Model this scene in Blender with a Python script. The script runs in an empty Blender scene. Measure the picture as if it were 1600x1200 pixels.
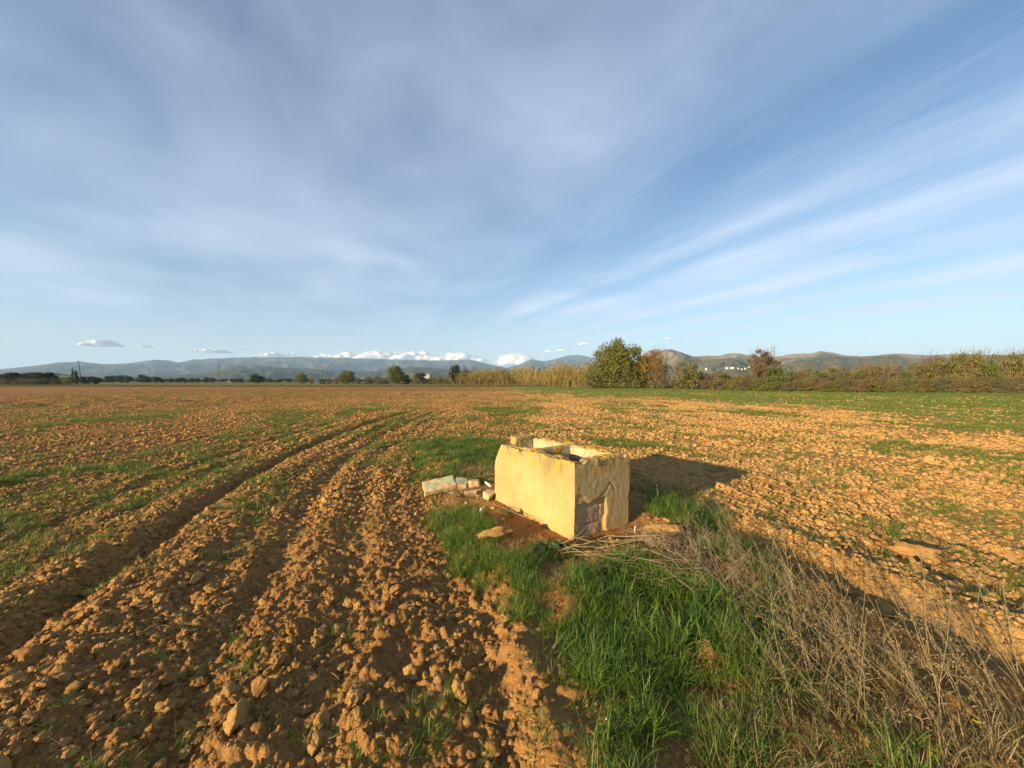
import bpy, bmesh, math, random
import numpy as np
from mathutils import Vector, Matrix

scene = bpy.context.scene
R = math.radians
rng = np.random.default_rng(7)
random.seed(7)

# ------------------------------------------------------------------ camera
F_PX, HOR, CAM_H = 601.0, 596.0, 1.5          # focal length in px of a 1600 px frame, horizon row, eye height
cam_data = bpy.data.cameras.new('camera')
cam = bpy.data.objects.new('camera', cam_data)
scene.collection.objects.link(cam)
cam_data.sensor_width = 36.0
cam_data.lens = 36.0 * F_PX / 1600.0
cam_data.clip_start = 0.05
cam_data.clip_end = 60000.0
cam.location = (0, 0, CAM_H)
cam.rotation_euler = (R(90) - math.atan(4.0 / F_PX), 0, 0)
scene.camera = cam

# ------------------------------------------------------------------ light
SUN_EL = R(11.4)
SUN_H = Vector((-0.768, -0.640)).normalized()     # ground direction towards the sun
SUN_AZ = math.atan2(SUN_H.x, SUN_H.y)           # clockwise from +Y
SKY_STRENGTH = 0.066
world = bpy.data.worlds.new('World')
scene.world = world
world.use_nodes = True
world.cycles.sampling_method = 'MANUAL'
world.cycles.sample_map_resolution = 256
wt = world.node_tree
wt.nodes.clear()

def wn(kind, **kw):
    n = wt.nodes.new(kind)
    for k, v in kw.items():
        setattr(n, k, v)
    return n

def wlink(a, b):
    wt.links.new(a, b)

def wmath(op, a, b=None, clamp=False):
    n = wn('ShaderNodeMath', operation=op, use_clamp=clamp)
    for i, v in enumerate((a, b)):
        if v is None:
            continue
        if isinstance(v, (int, float)):
            n.inputs[i].default_value = v
        else:
            wlink(v, n.inputs[i])
    return n.outputs[0]

w_out = wn('ShaderNodeOutputWorld')
w_bg = wn('ShaderNodeBackground')
w_bg.inputs['Strength'].default_value = SKY_STRENGTH
sky = wn('ShaderNodeTexSky', sky_type='NISHITA')
sky.sun_disc = False
sky.sun_elevation = SUN_EL
sky.sun_rotation = SUN_AZ
sky.altitude = 50
sky.air_density = 1.0
sky.dust_density = 0.35
sky.ozone_density = 2.2
# high thin cirrus: streaks on a flat layer far above, running away a little left of the view
tc = wn('ShaderNodeTexCoord')
sep = wn('ShaderNodeSeparateXYZ')
wlink(tc.outputs['Generated'], sep.inputs[0])
zc = wmath('MAXIMUM', sep.outputs[2], 0.015)
px_ = wmath('DIVIDE', sep.outputs[0], zc)
py_ = wmath('DIVIDE', sep.outputs[1], zc)
CA, SA = math.cos(R(22)), math.sin(R(22))
c_ = wmath('ADD', wmath('MULTIPLY', px_, CA), wmath('MULTIPLY', py_, SA))      # across the streaks
s_ = wmath('SUBTRACT', wmath('MULTIPLY', py_, CA), wmath('MULTIPLY', px_, SA)) # along the streaks

def wnoise(cs, ss, off, scale, detail=4.0, rough=0.55, dist=0.0):
    comb = wn('ShaderNodeCombineXYZ')
    wlink(wmath('MULTIPLY', c_, cs), comb.inputs[0])
    wlink(wmath('MULTIPLY', s_, ss), comb.inputs[1])
    comb.inputs[2].default_value = off
    n = wn('ShaderNodeTexNoise', noise_dimensions='3D')
    n.inputs['Scale'].default_value = scale
    n.inputs['Detail'].default_value = detail
    n.inputs['Roughness'].default_value = rough
    n.inputs['Distortion'].default_value = dist
    wlink(comb.outputs[0], n.inputs['Vector'])
    return n.outputs['Fac']

def wramp(val, stops, interp='EASE'):
    r = wn('ShaderNodeValToRGB')
    r.color_ramp.interpolation = interp
    while len(r.color_ramp.elements) > 1:
        r.color_ramp.elements.remove(r.color_ramp.elements[-1])
    first = True
    for p, v in stops:
        e = r.color_ramp.elements[0] if first else r.color_ramp.elements.new(p)
        e.position = p
        e.color = (v, v, v, 1)
        first = False
    wlink(val, r.inputs[0])
    return r.outputs[0]

warp = wnoise(0.8, 0.55, 3.1, 1.0, 2.0)
cw = wmath('ADD', c_, wmath('MULTIPLY', wmath('SUBTRACT', warp, 0.5), 0.7))
# broad bands across the layer: position = (c+2)/10
bands = wramp(wmath('MULTIPLY', wmath('ADD', cw, 2.0), 0.1),
              [(0.0, 0.45), (0.2, 0.46), (0.30, 0.48), (0.335, 0.30), (0.362, 0.02),
               (0.385, 0.16), (0.43, 0.62), (0.455, 0.30), (0.49, 0.70), (0.55, 0.52), (0.60, 0.85),
               (0.66, 0.42), (0.72, 0.95), (0.80, 0.35), (0.86, 0.95), (1.0, 0.30)])
fine = wnoise(2.2, 0.5, 7.7, 1.0, 5.0, 0.62, 0.6)
fine2 = wnoise(9.0, 0.9, 1.7, 1.0, 6.0, 0.7, 0.7)
soft = wnoise(0.9, 0.8, 12.3, 1.0, 2.0, 0.5, 0.3)
d0 = wmath('MULTIPLY', bands, wramp(soft, [(0.25, 0.45), (0.7, 1.25)], 'LINEAR'))
side = wmath('MULTIPLY', wmath('ADD', cw, 2.0), 0.1)
d1 = wmath('MULTIPLY', wmath('SUBTRACT', fine, 0.5), wramp(side, [(0.25, 0.10), (0.42, 0.70)], 'LINEAR'))
blob = wn('ShaderNodeTexNoise')
blob.inputs['Scale'].default_value = 3.2
blob.inputs['Detail'].default_value = 5.0
blob.inputs['Roughness'].default_value = 0.5
blob.inputs['Distortion'].default_value = 0.8
bm_ = wn('ShaderNodeMapping')
bm_.inputs['Rotation'].default_value = (0.3, 0.5, 0.4)
bm_.inputs['Scale'].default_value = (1.0, 1.0, 1.7)
wlink(tc.outputs['Generated'], bm_.inputs['Vector'])
wlink(bm_.outputs[0], blob.inputs['Vector'])
d3 = wmath('MULTIPLY', wmath('SUBTRACT', blob.outputs['Fac'], 0.5), wramp(side, [(0.28, 0.75), (0.42, 0.15)], 'LINEAR'))
d1 = wmath('ADD', d1, d3)
d2 = wmath('MULTIPLY', wmath('SUBTRACT', fine2, 0.5), wramp(wmath('MULTIPLY', wmath('ADD', cw, 2.0), 0.1), [(0.25, 0.06), (0.34, 0.25), (0.45, 0.75)], 'LINEAR'))
dens = wmath('ADD', wmath('ADD', d0, d1), d2, clamp=True)
fade = wramp(sep.outputs[2], [(0.0, 0.45), (0.06, 0.6), (0.16, 0.95), (0.36, 0.92), (0.6, 0.66), (1.0, 0.5)], 'LINEAR')
dens = wmath('MULTIPLY', dens, fade, clamp=True)
dens = wmath('MAXIMUM', dens, wmath('MULTIPLY', wramp(sep.outputs[2], [(0.0, 0.62), (0.10, 0.42), (0.22, 0.20), (0.45, 0.0)], 'LINEAR'), wramp(fine, [(0.3, 0.7), (0.7, 1.2)], 'LINEAR')))
w_mix = wn('ShaderNodeMixRGB')
wlink(dens, w_mix.inputs[0])
w_tint = wn('ShaderNodeMixRGB', blend_type='MULTIPLY')
w_tint.inputs[0].default_value = 1.0
w_tint.inputs[2].default_value = (0.93, 1.0, 1.09, 1)
wlink(sky.outputs[0], w_tint.inputs[1])
wlink(w_tint.outputs[0], w_mix.inputs[1])
w_mix.inputs[2].default_value = (4.5, 5.3, 6.5, 1)
wlink(w_mix.outputs[0], w_bg.inputs['Color'])
wlink(w_bg.outputs[0], w_out.inputs['Surface'])

sun_d = bpy.data.lights.new('sun', 'SUN')
sun_d.energy = 5.0
sun_d.angle = R(0.5)
sun_d.color = (1.0, 0.77, 0.46)
sun = bpy.data.objects.new('sun', sun_d)
scene.collection.objects.link(sun)
to_sun = Vector((SUN_H.x * math.cos(SUN_EL), SUN_H.y * math.cos(SUN_EL), math.sin(SUN_EL)))
sun.rotation_euler = to_sun.to_track_quat('Z', 'Y').to_euler()
sun.location = (-30, -25, 20)

vs = scene.view_settings
vs.view_transform = 'Standard'
vs.look = 'None'
vs.gamma = 1.0
vs.use_curve_mapping = False
vs.exposure = 1.34
scene.cycles.use_denoising = True
scene.cycles.max_bounces = 4
scene.cycles.diffuse_bounces = 2
scene.cycles.use_adaptive_sampling = True
scene.cycles.adaptive_threshold = 0.015
scene.cycles.transparent_max_bounces = 48
scene.cycles.volume_bounces = 1
scene.cycles.sample_clamp_indirect = 4.0

# ------------------------------------------------------------------ helpers
COL = scene.collection

def px2w(px, py, z=0.0):
    """ground point seen at a pixel of the 1600x1200 photograph"""
    d = F_PX * (CAM_H - z) / (py - HOR)
    return ((px - 800.0) / F_PX * d, d)

def at_depth(px, d):
    return (px - 800.0) / F_PX * d

def tag(o, label=None, cat=None, group=None, kind=None):
    if label: o['label'] = label
    if cat: o['category'] = cat
    if group: o['group'] = group
    if kind: o['kind'] = kind
    return o

def link(name, mesh, parent=None, mat=None):
    o = bpy.data.objects.new(name, mesh)
    COL.objects.link(o)
    if parent is not None:
        o.parent = parent
    if mat is not None and mesh is not None:
        if not mesh.materials:
            mesh.materials.append(mat)
    return o

def empty(name, loc=(0, 0, 0), rz=0.0):
    o = bpy.data.objects.new(name, None)
    COL.objects.link(o)
    o.location = loc
    o.rotation_euler = (0, 0, rz)
    o.empty_display_size = 0.1
    return o

def copy_tree(src, parent=None):
    c = src.copy()
    COL.objects.link(c)
    c.parent = parent
    for ch in src.children:
        copy_tree(ch, c)
    return c

def np_mesh(name, verts, faces, smooth=True, attrs=None, mat=None):
    """faces: list of (M,k) int arrays"""
    me = bpy.data.meshes.new(name)
    verts = np.asarray(verts, dtype=np.float32)
    if not isinstance(faces, (list, tuple)):
        faces = [faces]
    faces = [np.asarray(f, dtype=np.int32) for f in faces if len(f)]
    loops = np.concatenate([f.ravel() for f in faces])
    tot = np.concatenate([np.full(len(f), f.shape[1], dtype=np.int32) for f in faces])
    start = np.concatenate([[0], np.cumsum(tot)[:-1]]).astype(np.int32)
    me.vertices.add(len(verts))
    me.vertices.foreach_set('co', verts.ravel())
    me.loops.add(len(loops))
    me.loops.foreach_set('vertex_index', loops)
    me.polygons.add(len(tot))
    me.polygons.foreach_set('loop_start', start)
    me.polygons.foreach_set('loop_total', tot)
    me.polygons.foreach_set('use_smooth', np.full(len(tot), smooth, dtype=bool))
    me.update(calc_edges=True)
    for k, v in (attrs or {}).items():
        v = np.asarray(v, dtype=np.float32)
        if v.ndim == 1:
            a = me.attributes.new(k, 'FLOAT', 'POINT')
            a.data.foreach_set('value', v)
        else:
            a = me.attributes.new(k, 'FLOAT_COLOR', 'POINT')
            a.data.foreach_set('color', v.ravel())
    if mat is not None:
        me.materials.append(mat)
    return me

class MB:
    """collects vertices and faces of one mesh"""
    def __init__(self):
        self.v, self.f3, self.f4, self.n, self.a = [], [], [], 0, []
    def add(self, v, f, a=0.0):
        v = np.asarray(v, dtype=np.float64).reshape(-1, 3)
        f = np.asarray(f, dtype=np.int64) + self.n
        (self.f3 if f.shape[1] == 3 else self.f4).append(f)
        self.v.append(v)
        self.a.append(np.broadcast_to(np.asarray(a, dtype=np.float64), (len(v),)))
        self.n += len(v)
    def tube(self, pts, radii, sides=6, a=0.0):
        pts = np.asarray(pts, dtype=np.float64)
        n = len(pts)
        tan = np.gradient(pts, axis=0)
        tan /= np.linalg.norm(tan, axis=1)[:, None] + 1e-9
        ref = np.array([0.31, 0.17, 0.93]) if abs(tan[0][2]) < 0.8 else np.array([0.9, 0.3, 0.1])
        s = np.cross(tan, ref); s /= np.linalg.norm(s, axis=1)[:, None] + 1e-9
        u = np.cross(s, tan)
        ang = np.arange(sides) / sides * 2 * np.pi
        ring = s[:, None, :] * np.cos(ang)[None, :, None] + u[:, None, :] * np.sin(ang)[None, :, None]
        v = pts[:, None, :] + ring * np.asarray(radii, dtype=np.float64)[:, None, None]
        i = np.arange(n - 1)[:, None] * sides
        j = np.arange(sides)[None, :]
        k = (j + 1) % sides
        f = np.stack([i + j, i + k, i + sides + k, i + sides + j], axis=-1).reshape(-1, 4)
        self.add(v.reshape(-1, 3), f, np.repeat(np.broadcast_to(np.asarray(a, dtype=np.float64), (n,)), sides))
    def box(self, lo, hi):
        x0, y0, z0 = lo; x1, y1, z1 = hi
        self.add([(x0,y0,z0),(x1,y0,z0),(x1,y1,z0),(x0,y1,z0),(x0,y0,z1),(x1,y0,z1),(x1,y1,z1),(x0,y1,z1)],
                 [(0,3,2,1),(4,5,6,7),(0,1,5,4),(1,2,6,5),(2,3,7,6),(3,0,4,7)])
    def mesh(self, name, mat=None, smooth=True, attr=None):
        fs = []
        if self.f3: fs.append(np.concatenate(self.f3))
        if self.f4: fs.append(np.concatenate(self.f4))
        at = {attr: np.concatenate(self.a)} if attr else None
        return np_mesh(name, np.concatenate(self.v), fs, smooth, at, mat)

# ---- lattice noise in numpy
def _hash(ix, iy, seed):
    h = (ix.astype(np.int64) * 374761393 + iy.astype(np.int64) * 668265263 + seed * 974634777) & 0xFFFFFFFF
    h = ((h ^ (h >> 13)) * 1274126177) & 0xFFFFFFFF
    h = ((h ^ (h >> 16)) * 2246822519) & 0xFFFFFFFF
    return ((h ^ (h >> 15)) & 0xFFFFFF) / float(0xFFFFFF)

def vnoise(x, y, seed=0):
    ix, iy = np.floor(x), np.floor(y)
    fx, fy = x - ix, y - iy
    fx = fx * fx * fx * (fx * (fx * 6 - 15) + 10)
    fy = fy * fy * fy * (fy * (fy * 6 - 15) + 10)
    ix = ix.astype(np.int64); iy = iy.astype(np.int64)
    a = _hash(ix, iy, seed); b = _hash(ix + 1, iy, seed)
    c = _hash(ix, iy + 1, seed); d = _hash(ix + 1, iy + 1, seed)
    return (a + (b - a) * fx) * (1 - fy) + (c + (d - c) * fx) * fy

def fbm(x, y, seed=0, oct=4, gain=0.5):
    t, amp, tot = 0.0, 1.0, 0.0
    for k in range(oct):
        t = t + amp * vnoise(x * 2 ** k + 17.3 * k, y * 2 ** k - 9.1 * k, seed + k)
        tot += amp
        amp *= gain
    return t / tot

def clods(x, y, cell, seed, keep=0.8, flat=0.6):
    """height of rounded lumps scattered on a jittered lattice, max-blended"""
    gx, gy = x / cell, y / cell
    ix, iy = np.floor(gx).astype(np.int64), np.floor(gy).astype(np.int64)
    out = np.zeros_like(x)
    for dx in (-1, 0, 1):
        for dy in (-1, 0, 1):
            jx, jy = ix + dx, iy + dy
            a = _hash(jx, jy, seed); b = _hash(jx, jy, seed + 1); c = _hash(jx, jy, seed + 2)
            th = c * 40.0
            ux, uy = gx - (jx + a), gy - (jy + b)
            co, si = np.cos(th), np.sin(th)
            p, q = ux * co + uy * si, (-ux * si + uy * co) * 1.45
            rad = 0.30 + 0.55 * _hash(jx, jy, seed + 3) ** 2
            on = _hash(jx, jy, seed + 4) < keep
            d2 = (p * p + q * q) / (rad * rad)
            hgt = rad * np.sqrt(np.clip(1 - d2, 0, 1)) * (1 + 0.35 * p / rad)
            out = np.maximum(out, np.where(on, hgt, 0))
    return out * cell * flat

def sstep(a, b, x):
    t = np.clip((x - a) / (b - a), 0, 1)
    return t * t * (3 - 2 * t)

# ---- node material helper
def new_mat(name):
    m = bpy.data.materials.new(name)
    m.use_nodes = True
    nt = m.node_tree
    nt.nodes.clear()
    return m, NT(nt)

class NT:
    def __init__(self, nt):
        self.t = nt
    def n(self, kind, ins=None, **kw):
        nd = self.t.nodes.new(kind)
        for k, v in kw.items():
            setattr(nd, k, v)
        for k, v in (ins or {}).items():
            self.set(nd.inputs[k], v)
        return nd
    def set(self, sock, v):
        if isinstance(v, bpy.types.NodeSocket):
            self.t.links.new(v, sock)
        elif isinstance(v, tuple) and len(v) == 3 and sock.type == 'RGBA':
            sock.default_value = (*v, 1)
        else:
            sock.default_value = v
    def math(self, op, a, b=0.0, clamp=False):
        nd = self.n('ShaderNodeMath', operation=op, use_clamp=clamp)
        self.set(nd.inputs[0], a); self.set(nd.inputs[1], b)
        return nd.outputs[0]
    def mix(self, fac, a, b, mode='MIX'):
        nd = self.n('ShaderNodeMixRGB', blend_type=mode)
        self.set(nd.inputs[0], fac); self.set(nd.inputs[1], a); self.set(nd.inputs[2], b)
        return nd.outputs[0]
    def noise(self, vec, scale, detail=4.0, rough=0.55, dist=0.0):
        nd = self.n('ShaderNodeTexNoise', {'Scale': scale, 'Detail': detail, 'Roughness': rough, 'Distortion': dist})
        if vec is not None: self.set(nd.inputs['Vector'], vec)
        return nd.outputs['Fac']
    def vor(self, vec, scale, feature='F1', out='Distance', rand=1.0):
        nd = self.n('ShaderNodeTexVoronoi', {'Scale': scale, 'Randomness': rand}, feature=feature)
        if vec is not None: self.set(nd.inputs['Vector'], vec)
        return nd.outputs[out]
    def ramp(self, v, lo, hi, a=0.0, b=1.0):
        nd = self.n('ShaderNodeMapRange', {'From Min': lo, 'From Max': hi, 'To Min': a, 'To Max': b}, interpolation_type='SMOOTHSTEP')
        self.set(nd.inputs['Value'], v)
        return nd.outputs[0]
    def pos(self):
        return self.n('ShaderNodeNewGeometry').outputs['Position']
    def obj(self):
        return self.n('ShaderNodeTexCoord').outputs['Object']
    def attr(self, name, out='Fac'):
        return self.n('ShaderNodeAttribute', attribute_name=name).outputs[out]
    def rand(self):
        return self.n('ShaderNodeObjectInfo').outputs['Random']
    def scalev(self, vec, s):
        nd = self.n('ShaderNodeMapping')
        self.set(nd.inputs['Vector'], vec)
        nd.inputs['Scale'].default_value = s
        return nd.outputs[0]
    def bump(self, h, strength=0.5, dist=0.01, normal=None):
        nd = self.n('ShaderNodeBump', {'Strength': strength, 'Distance': dist, 'Height': h})
        if normal is not None: self.set(nd.inputs['Normal'], normal)
        return nd.outputs[0]
    def out(self, col, rough=0.9, normal=None, spec=0.2, trans=0.0, tcol=None):
        p = self.n('ShaderNodeBsdfPrincipled', {'Base Color': col, 'Roughness': rough, 'Specular IOR Level': spec})
        if normal is not None: self.set(p.inputs['Normal'], normal)
        sh = p.outputs[0]
        if trans > 0:
            tr = self.n('ShaderNodeBsdfTranslucent', {'Color': tcol if tcol is not None else col})
            ms = self.n('ShaderNodeMixShader', {0: trans})
            self.t.links.new(sh, ms.inputs[1]); self.t.links.new(tr.outputs[0], ms.inputs[2])
            sh = ms.outputs[0]
        o = self.n('ShaderNodeOutputMaterial')
        self.t.links.new(sh, o.inputs['Surface'])

# ------------------------------------------------------------------ lie of the land
RUT_Y = np.array([-40, 0, 2.18, 3.69, 4.42, 5.8, 7.9, 11.0, 16.7, 26, 60, 20000.0])
RUT_X = np.array([11, -2.1, -2.9, -3.38, -3.68, -4.08, -4.55, -4.85, -5.0, -4.6, -3.0, -3.0])
_yy = np.linspace(-40, 80, 2400)
_xx = np.interp(_yy, RUT_Y, RUT_X)
_k = np.exp(-np.linspace(-2, 2, 61) ** 2); _k /= _k.sum()
_xx = np.convolve(np.pad(_xx, 30, mode='edge'), _k, 'valid')

def rut_x(y):
    return np.interp(y, _yy, _xx)

def strip_u(x, y):
    """0..1 inside the unploughed strip that the trough stands on (coordinate across it: left edge -.4, right 2.05)"""
    yc = np.clip(y, -30, 9)
    return x + 0.30 * (yc - 3.5)

def strip_mask(x, y):
    u = strip_u(x, y) + (fbm(x * 1.1, y * 1.1, 50, 3) - 0.5) * 0.5
    fade = 1 - sstep(8.0, 13.0, y)
    return sstep(-0.55, -0.25, u) * (1 - sstep(1.95, 2.2, u)) * fade

T_LOC = np.array([0.579, 3.55]); T_ANG = math.atan2(0.58, 0.815)
ES = np.array([math.cos(T_ANG), math.sin(T_ANG)]); EL = np.array([-ES[1], ES[0]])

FIELD_END_L = 112.0
HEDGE = np.array([(-400, 215), (-60, 200), (0, 180), (18.7, 112), (30, 90), (37, 76), (42, 64), (47, 57), (53, 53), (58, 50.5), (63, 48), (90, 40), (300, 10)], dtype=float)

def ground_h(x, y, detail=True):
    x = np.asarray(x, dtype=np.float64); y = np.asarray(y, dtype=np.float64)
    r = np.hypot(x, y)
    st = strip_mask(x, y)
    u = strip_u(x, y)
    q = x - rut_x(y)
    fld = (1 - sstep(95, 112, r))
    h = (fbm(x * 0.12, y * 0.12, 3, 3) - 0.5) * 0.22 * sstep(6, 18, r) * fld
    h += (fbm(x * 0.8, y * 0.8, 5, 3) - 0.5) * 0.032 * fld
    # wheel rut with a pushed-up bank on its left
    w = 1 + 0.5 * (fbm(x * 1.3, y * 1.3, 8, 2) - 0.5)
    rutf = (1 - sstep(17, 24, y))
    h += -0.105 * np.exp(-(q / (0.115 * w)) ** 2) * rutf
    h += 0.035 * np.exp(-((q + 0.30) / (0.2 * w)) ** 2) * rutf
    h += 0.03 * np.exp(-((q - 0.45) / (0.35 * w)) ** 2) * rutf
    # shallower parallel wheel marks and furrows on the ploughed land left of the strip
    left = (1 - sstep(-0.6, -0.3, u))
    for off, dep, wid in ((1.22, -0.035, 0.14), (1.95, -0.02, 0.12), (2.6, -0.03, 0.14), (-1.35, -0.035, 0.13), (-2.4, -0.03, 0.14)):
        h += dep * np.exp(-((q - off - 0.12 * (w - 1)) / wid) ** 2) * (1 - sstep(12, 22, y)) * left
    h += 0.013 * fbm(x * 1.5, y * 1.5, 19, 2) * 1.6 * np.sin(q * 2 * np.pi / 0.5 + 2.0 * fbm(x * .6, y * .6, 9, 2)) * (1 - sstep(14, 30, r)) * left
    # strip: hummocky, a little proud, with a ditch along its right side
    h += st * (0.05 + 0.16 * (fbm(x * 1.7, y * 1.7, 21, 3) - 0.5))
    h += -0.15 * np.exp(-((u - 2.22) / 0.20) ** 2) * (1 - sstep(3.4, 4.2, y)) * sstep(-1, 0.5, y)
    h += 0.05 * np.exp(-((u - 2.62) / 0.22) ** 2) * (1 - sstep(3.6, 4.6, y))
    h += -0.06 * np.exp(-((u - 3.15) / 0.10) ** 2) * (1 - sstep(2.8, 4.2, y))
    h += -0.05 * np.exp(-((u - 3.75 - .1 * y) / 0.10) ** 2) * (1 - sstep(3.4, 4.8, y))
    # earth lumps beside the trough
    for (mx, my, sx, sy, mh) in MOUNDS:
        h += mh * np.exp(-((x - mx) / sx) ** 2 - ((y - my) / sy) ** 2)
    # level the footing of the trough
    a = (x - T_LOC[0]) * ES[0] + (y - T_LOC[1]) * ES[1]
    b = (x - T_LOC[0]) * EL[0] + (y - T_LOC[1]) * EL[1]
    ins = sstep(-0.35, -0.02, a) * (1 - sstep(0.82, 1.1, a)) * sstep(-0.3, -0.02, b) * (1 - sstep(1.9, 2.2, b))
    base = 0.015 + 0.06 * np.clip(b, 0, 1.6) / 1.3
    h = h * (1 - ins) + base * ins
    if detail:
        rough = (1 - 0.62 * st) * (1 - 0.7 * ins)
        right = sstep(2.1, 2.6, u) * (1 - sstep(9, 20, r))
        amp = rough * (1 + 0.15 * right)
        fade = 1 - sstep(35, 90, r)
        wx = x + 0.05 * (vnoise(x * 6, y * 6, 31) - 0.5); wy = y + 0.05 * (vnoise(x * 6, y * 6, 37) - 0.5)
        patch = 0.45 + 1.1 * fbm(x * 0.9, y * 0.9, 41, 3)
        h += amp * fade * patch * (clods(wx, wy, 0.24, 101, 0.30, 0.30) * 0.42
                                   + clods(wx, wy, 0.095, 111, 0.5, 0.5) * 0.62)
        h += amp * (1 - sstep(12, 25, r)) * patch * clods(wx, wy, 0.043, 121, 0.85, 0.62) * 1.0
        h += (1 - sstep(5, 9, r)) * (0.3 + 0.7 * rough) * (clods(wx, wy, 0.024, 131, 0.85, 0.6) * 1.0 + (vnoise(x * 60, y * 60, 61) - 0.5) * 0.010 + (vnoise(x * 26, y * 26, 63) - 0.5) * 0.022 * rough)
        h += amp * sstep(20, 40, r) * fld * (vnoise(x * 1.6, y * 1.6, 71) - 0.5) * 0.16
    return h

def _m(px, py, sx, sy, h):
    w = px2w(px, py)
    return (w[0], w[1], sx, sy, h)
MOUNDS = [_m(776, 848, 0.18, 0.12, 0.06), _m(1050, 855, 0.22, 0.15, 0.08), _m(1030, 890, 0.14, 0.1, 0.07), _m(885, 950, 0.16, 0.2, 0.06),
          _m(715, 790, 0.15, 0.15, 0.05), _m(1440, 1130, 0.09, 0.08, 0.07), _m(1395, 1075, 0.1, 0.08, 0.05)]

def green_cover(x, y):
    """share of sprouting green on the open fields (0..1)"""
    r = np.hypot(x, y)
    u = strip_u(x, y)
    q = x - rut_x(np.clip(y, -30, 60))
    streak = fbm((x + .3 * y) * 0.9, (y - .3 * x) * 0.22, 81, 4)
    blotch = fbm(x * 0.33, y * 0.33, 85, 4)
    g = sstep(0.40, 0.60, 0.55 * streak + 0.45 * blotch)
    right = sstep(2.0, 3.0, u)
    band = sstep(5.5, 8, y) * (1 - sstep(17, 30, r))
    lf = (1 - right) * g * (0.45 + 1.0 * sstep(4, 8, r) * (1 - sstep(16, 30, r)))
    rt = right * g * (0.8 + 0.2 * band)
    # the greener far band of the right-hand field
    phi = np.degrees(np.arctan2(x, y))
    start = np.interp(phi, [-5, 0, 10, 25, 40, 50, 56, 70], [140, 75, 46, 32, 25, 22, 21, 21])
    far = sstep(start * 0.85, start * 1.25, r + (blotch - 0.5) * 8) * sstep(-8, 6, phi)
    tot = np.clip(lf + rt, 0, 1) * (1 - far) + far * (0.62 + 0.38 * sstep(.3, .55, streak)) 
    return np.clip(tot, 0, 1)

# ------------------------------------------------------------------ soil material
def soil_colour(nt, P, red):
    n1 = nt.noise(P, 0.7, 2, 0.6)
    n2 = nt.noise(P, 9.0, 4, 0.65)
    n3 = nt.noise(P, 60.0, 2, 0.6)
    c = nt.mix(nt.ramp(n1, 0.3, 0.7), (0.36, 0.190, 0.058), (0.46, 0.258, 0.084))
    c = nt.mix(nt.ramp(n2, 0.42, 0.75, 0, 0.7), c, (0.53, 0.318, 0.115))
    c = nt.mix(nt.ramp(n2, 0.5, 0.25, 0, 0.5), c, (0.24, 0.115, 0.042))
    c = nt.mix(nt.ramp(n3, 0.35, 0.7, 0.0, 0.30), c, (0.55, 0.345, 0.135))
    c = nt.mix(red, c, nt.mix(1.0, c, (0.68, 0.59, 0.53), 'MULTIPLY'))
    return c, n2, n3

m_ground, nt = new_mat('ploughed_earth')
P = nt.pos()
zone = nt.n('ShaderNodeAttribute', attribute_name='zone')
zs = nt.n('ShaderNodeSeparateColor', {'Color': zone.outputs['Color']})
za = zone.outputs['Alpha']
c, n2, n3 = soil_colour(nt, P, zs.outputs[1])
# sprouts that are too small and far to be blades
gp = nt.noise(nt.scalev(P, (0.9, 0.9, 0.9)), 1.0, 5, 0.75)
gmask = nt.ramp(nt.math('ADD', gp, nt.math('MULTIPLY', zs.outputs[0], 0.55)), 0.72, 0.95)
gcol = nt.mix(nt.ramp(nt.noise(P, 3.0, 4), 0.35, 0.65), (0.10, 0.15, 0.022), (0.24, 0.26, 0.05))
c = nt.mix(nt.math('MULTIPLY', gmask, za), c, gcol)
# the meadow and stubble beyond the ploughland
mn = nt.noise(nt.scalev(P, (0.012, 0.05, 0.05)), 1.0, 3, 0.65)
mcol = nt.mix(nt.ramp(mn, 0.35, 0.65), (0.115, 0.118, 0.032), (0.235, 0.185, 0.075))
mn2 = nt.noise(nt.scalev(P, (0.05, 0.5, 0.2)), 1.0, 3, 0.65)
mcol = nt.mix(nt.ramp(mn2, 0.5, 0.7, 0, 0.6), mcol, (0.07, 0.085, 0.025))
c = nt.mix(zs.outputs[2], c, mcol)
hgt = nt.math('ADD', nt.math('MULTIPLY', nt.noise(P, 45, 4, 0.75), 1.0), 0.0)
b1 = nt.bump(hgt, 1.0, 0.022)
far_h = nt.noise(P, 8.0, 4, 0.8)
dist = nt.n('ShaderNodeVectorMath', {0: P}, operation='LENGTH').outputs['Value']
b2 = nt.bump(far_h, nt.ramp(dist, 3, 11, 0.1, 0.8), 0.11, b1)
nt.out(c, 0.95, b2, 0.1)

m_clod, nt = new_mat('clod_earth')
P = nt.pos()
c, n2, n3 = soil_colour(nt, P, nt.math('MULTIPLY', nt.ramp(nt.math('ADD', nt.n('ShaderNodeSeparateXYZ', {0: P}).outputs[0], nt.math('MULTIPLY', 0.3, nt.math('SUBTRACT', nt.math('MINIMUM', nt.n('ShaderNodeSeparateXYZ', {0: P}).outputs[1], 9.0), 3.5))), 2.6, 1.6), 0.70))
rnd = nt.rand()
c = nt.mix(nt.ramp(rnd, 0.2, 1.0, 0.0, 0.45), c, (0.54, 0.325, 0.12))
hgt = nt.noise(P, 60, 4, 0.75)
nt.out(c, 0.95, nt.bump(hgt, 1.0, 0.018), 0.1)

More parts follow.
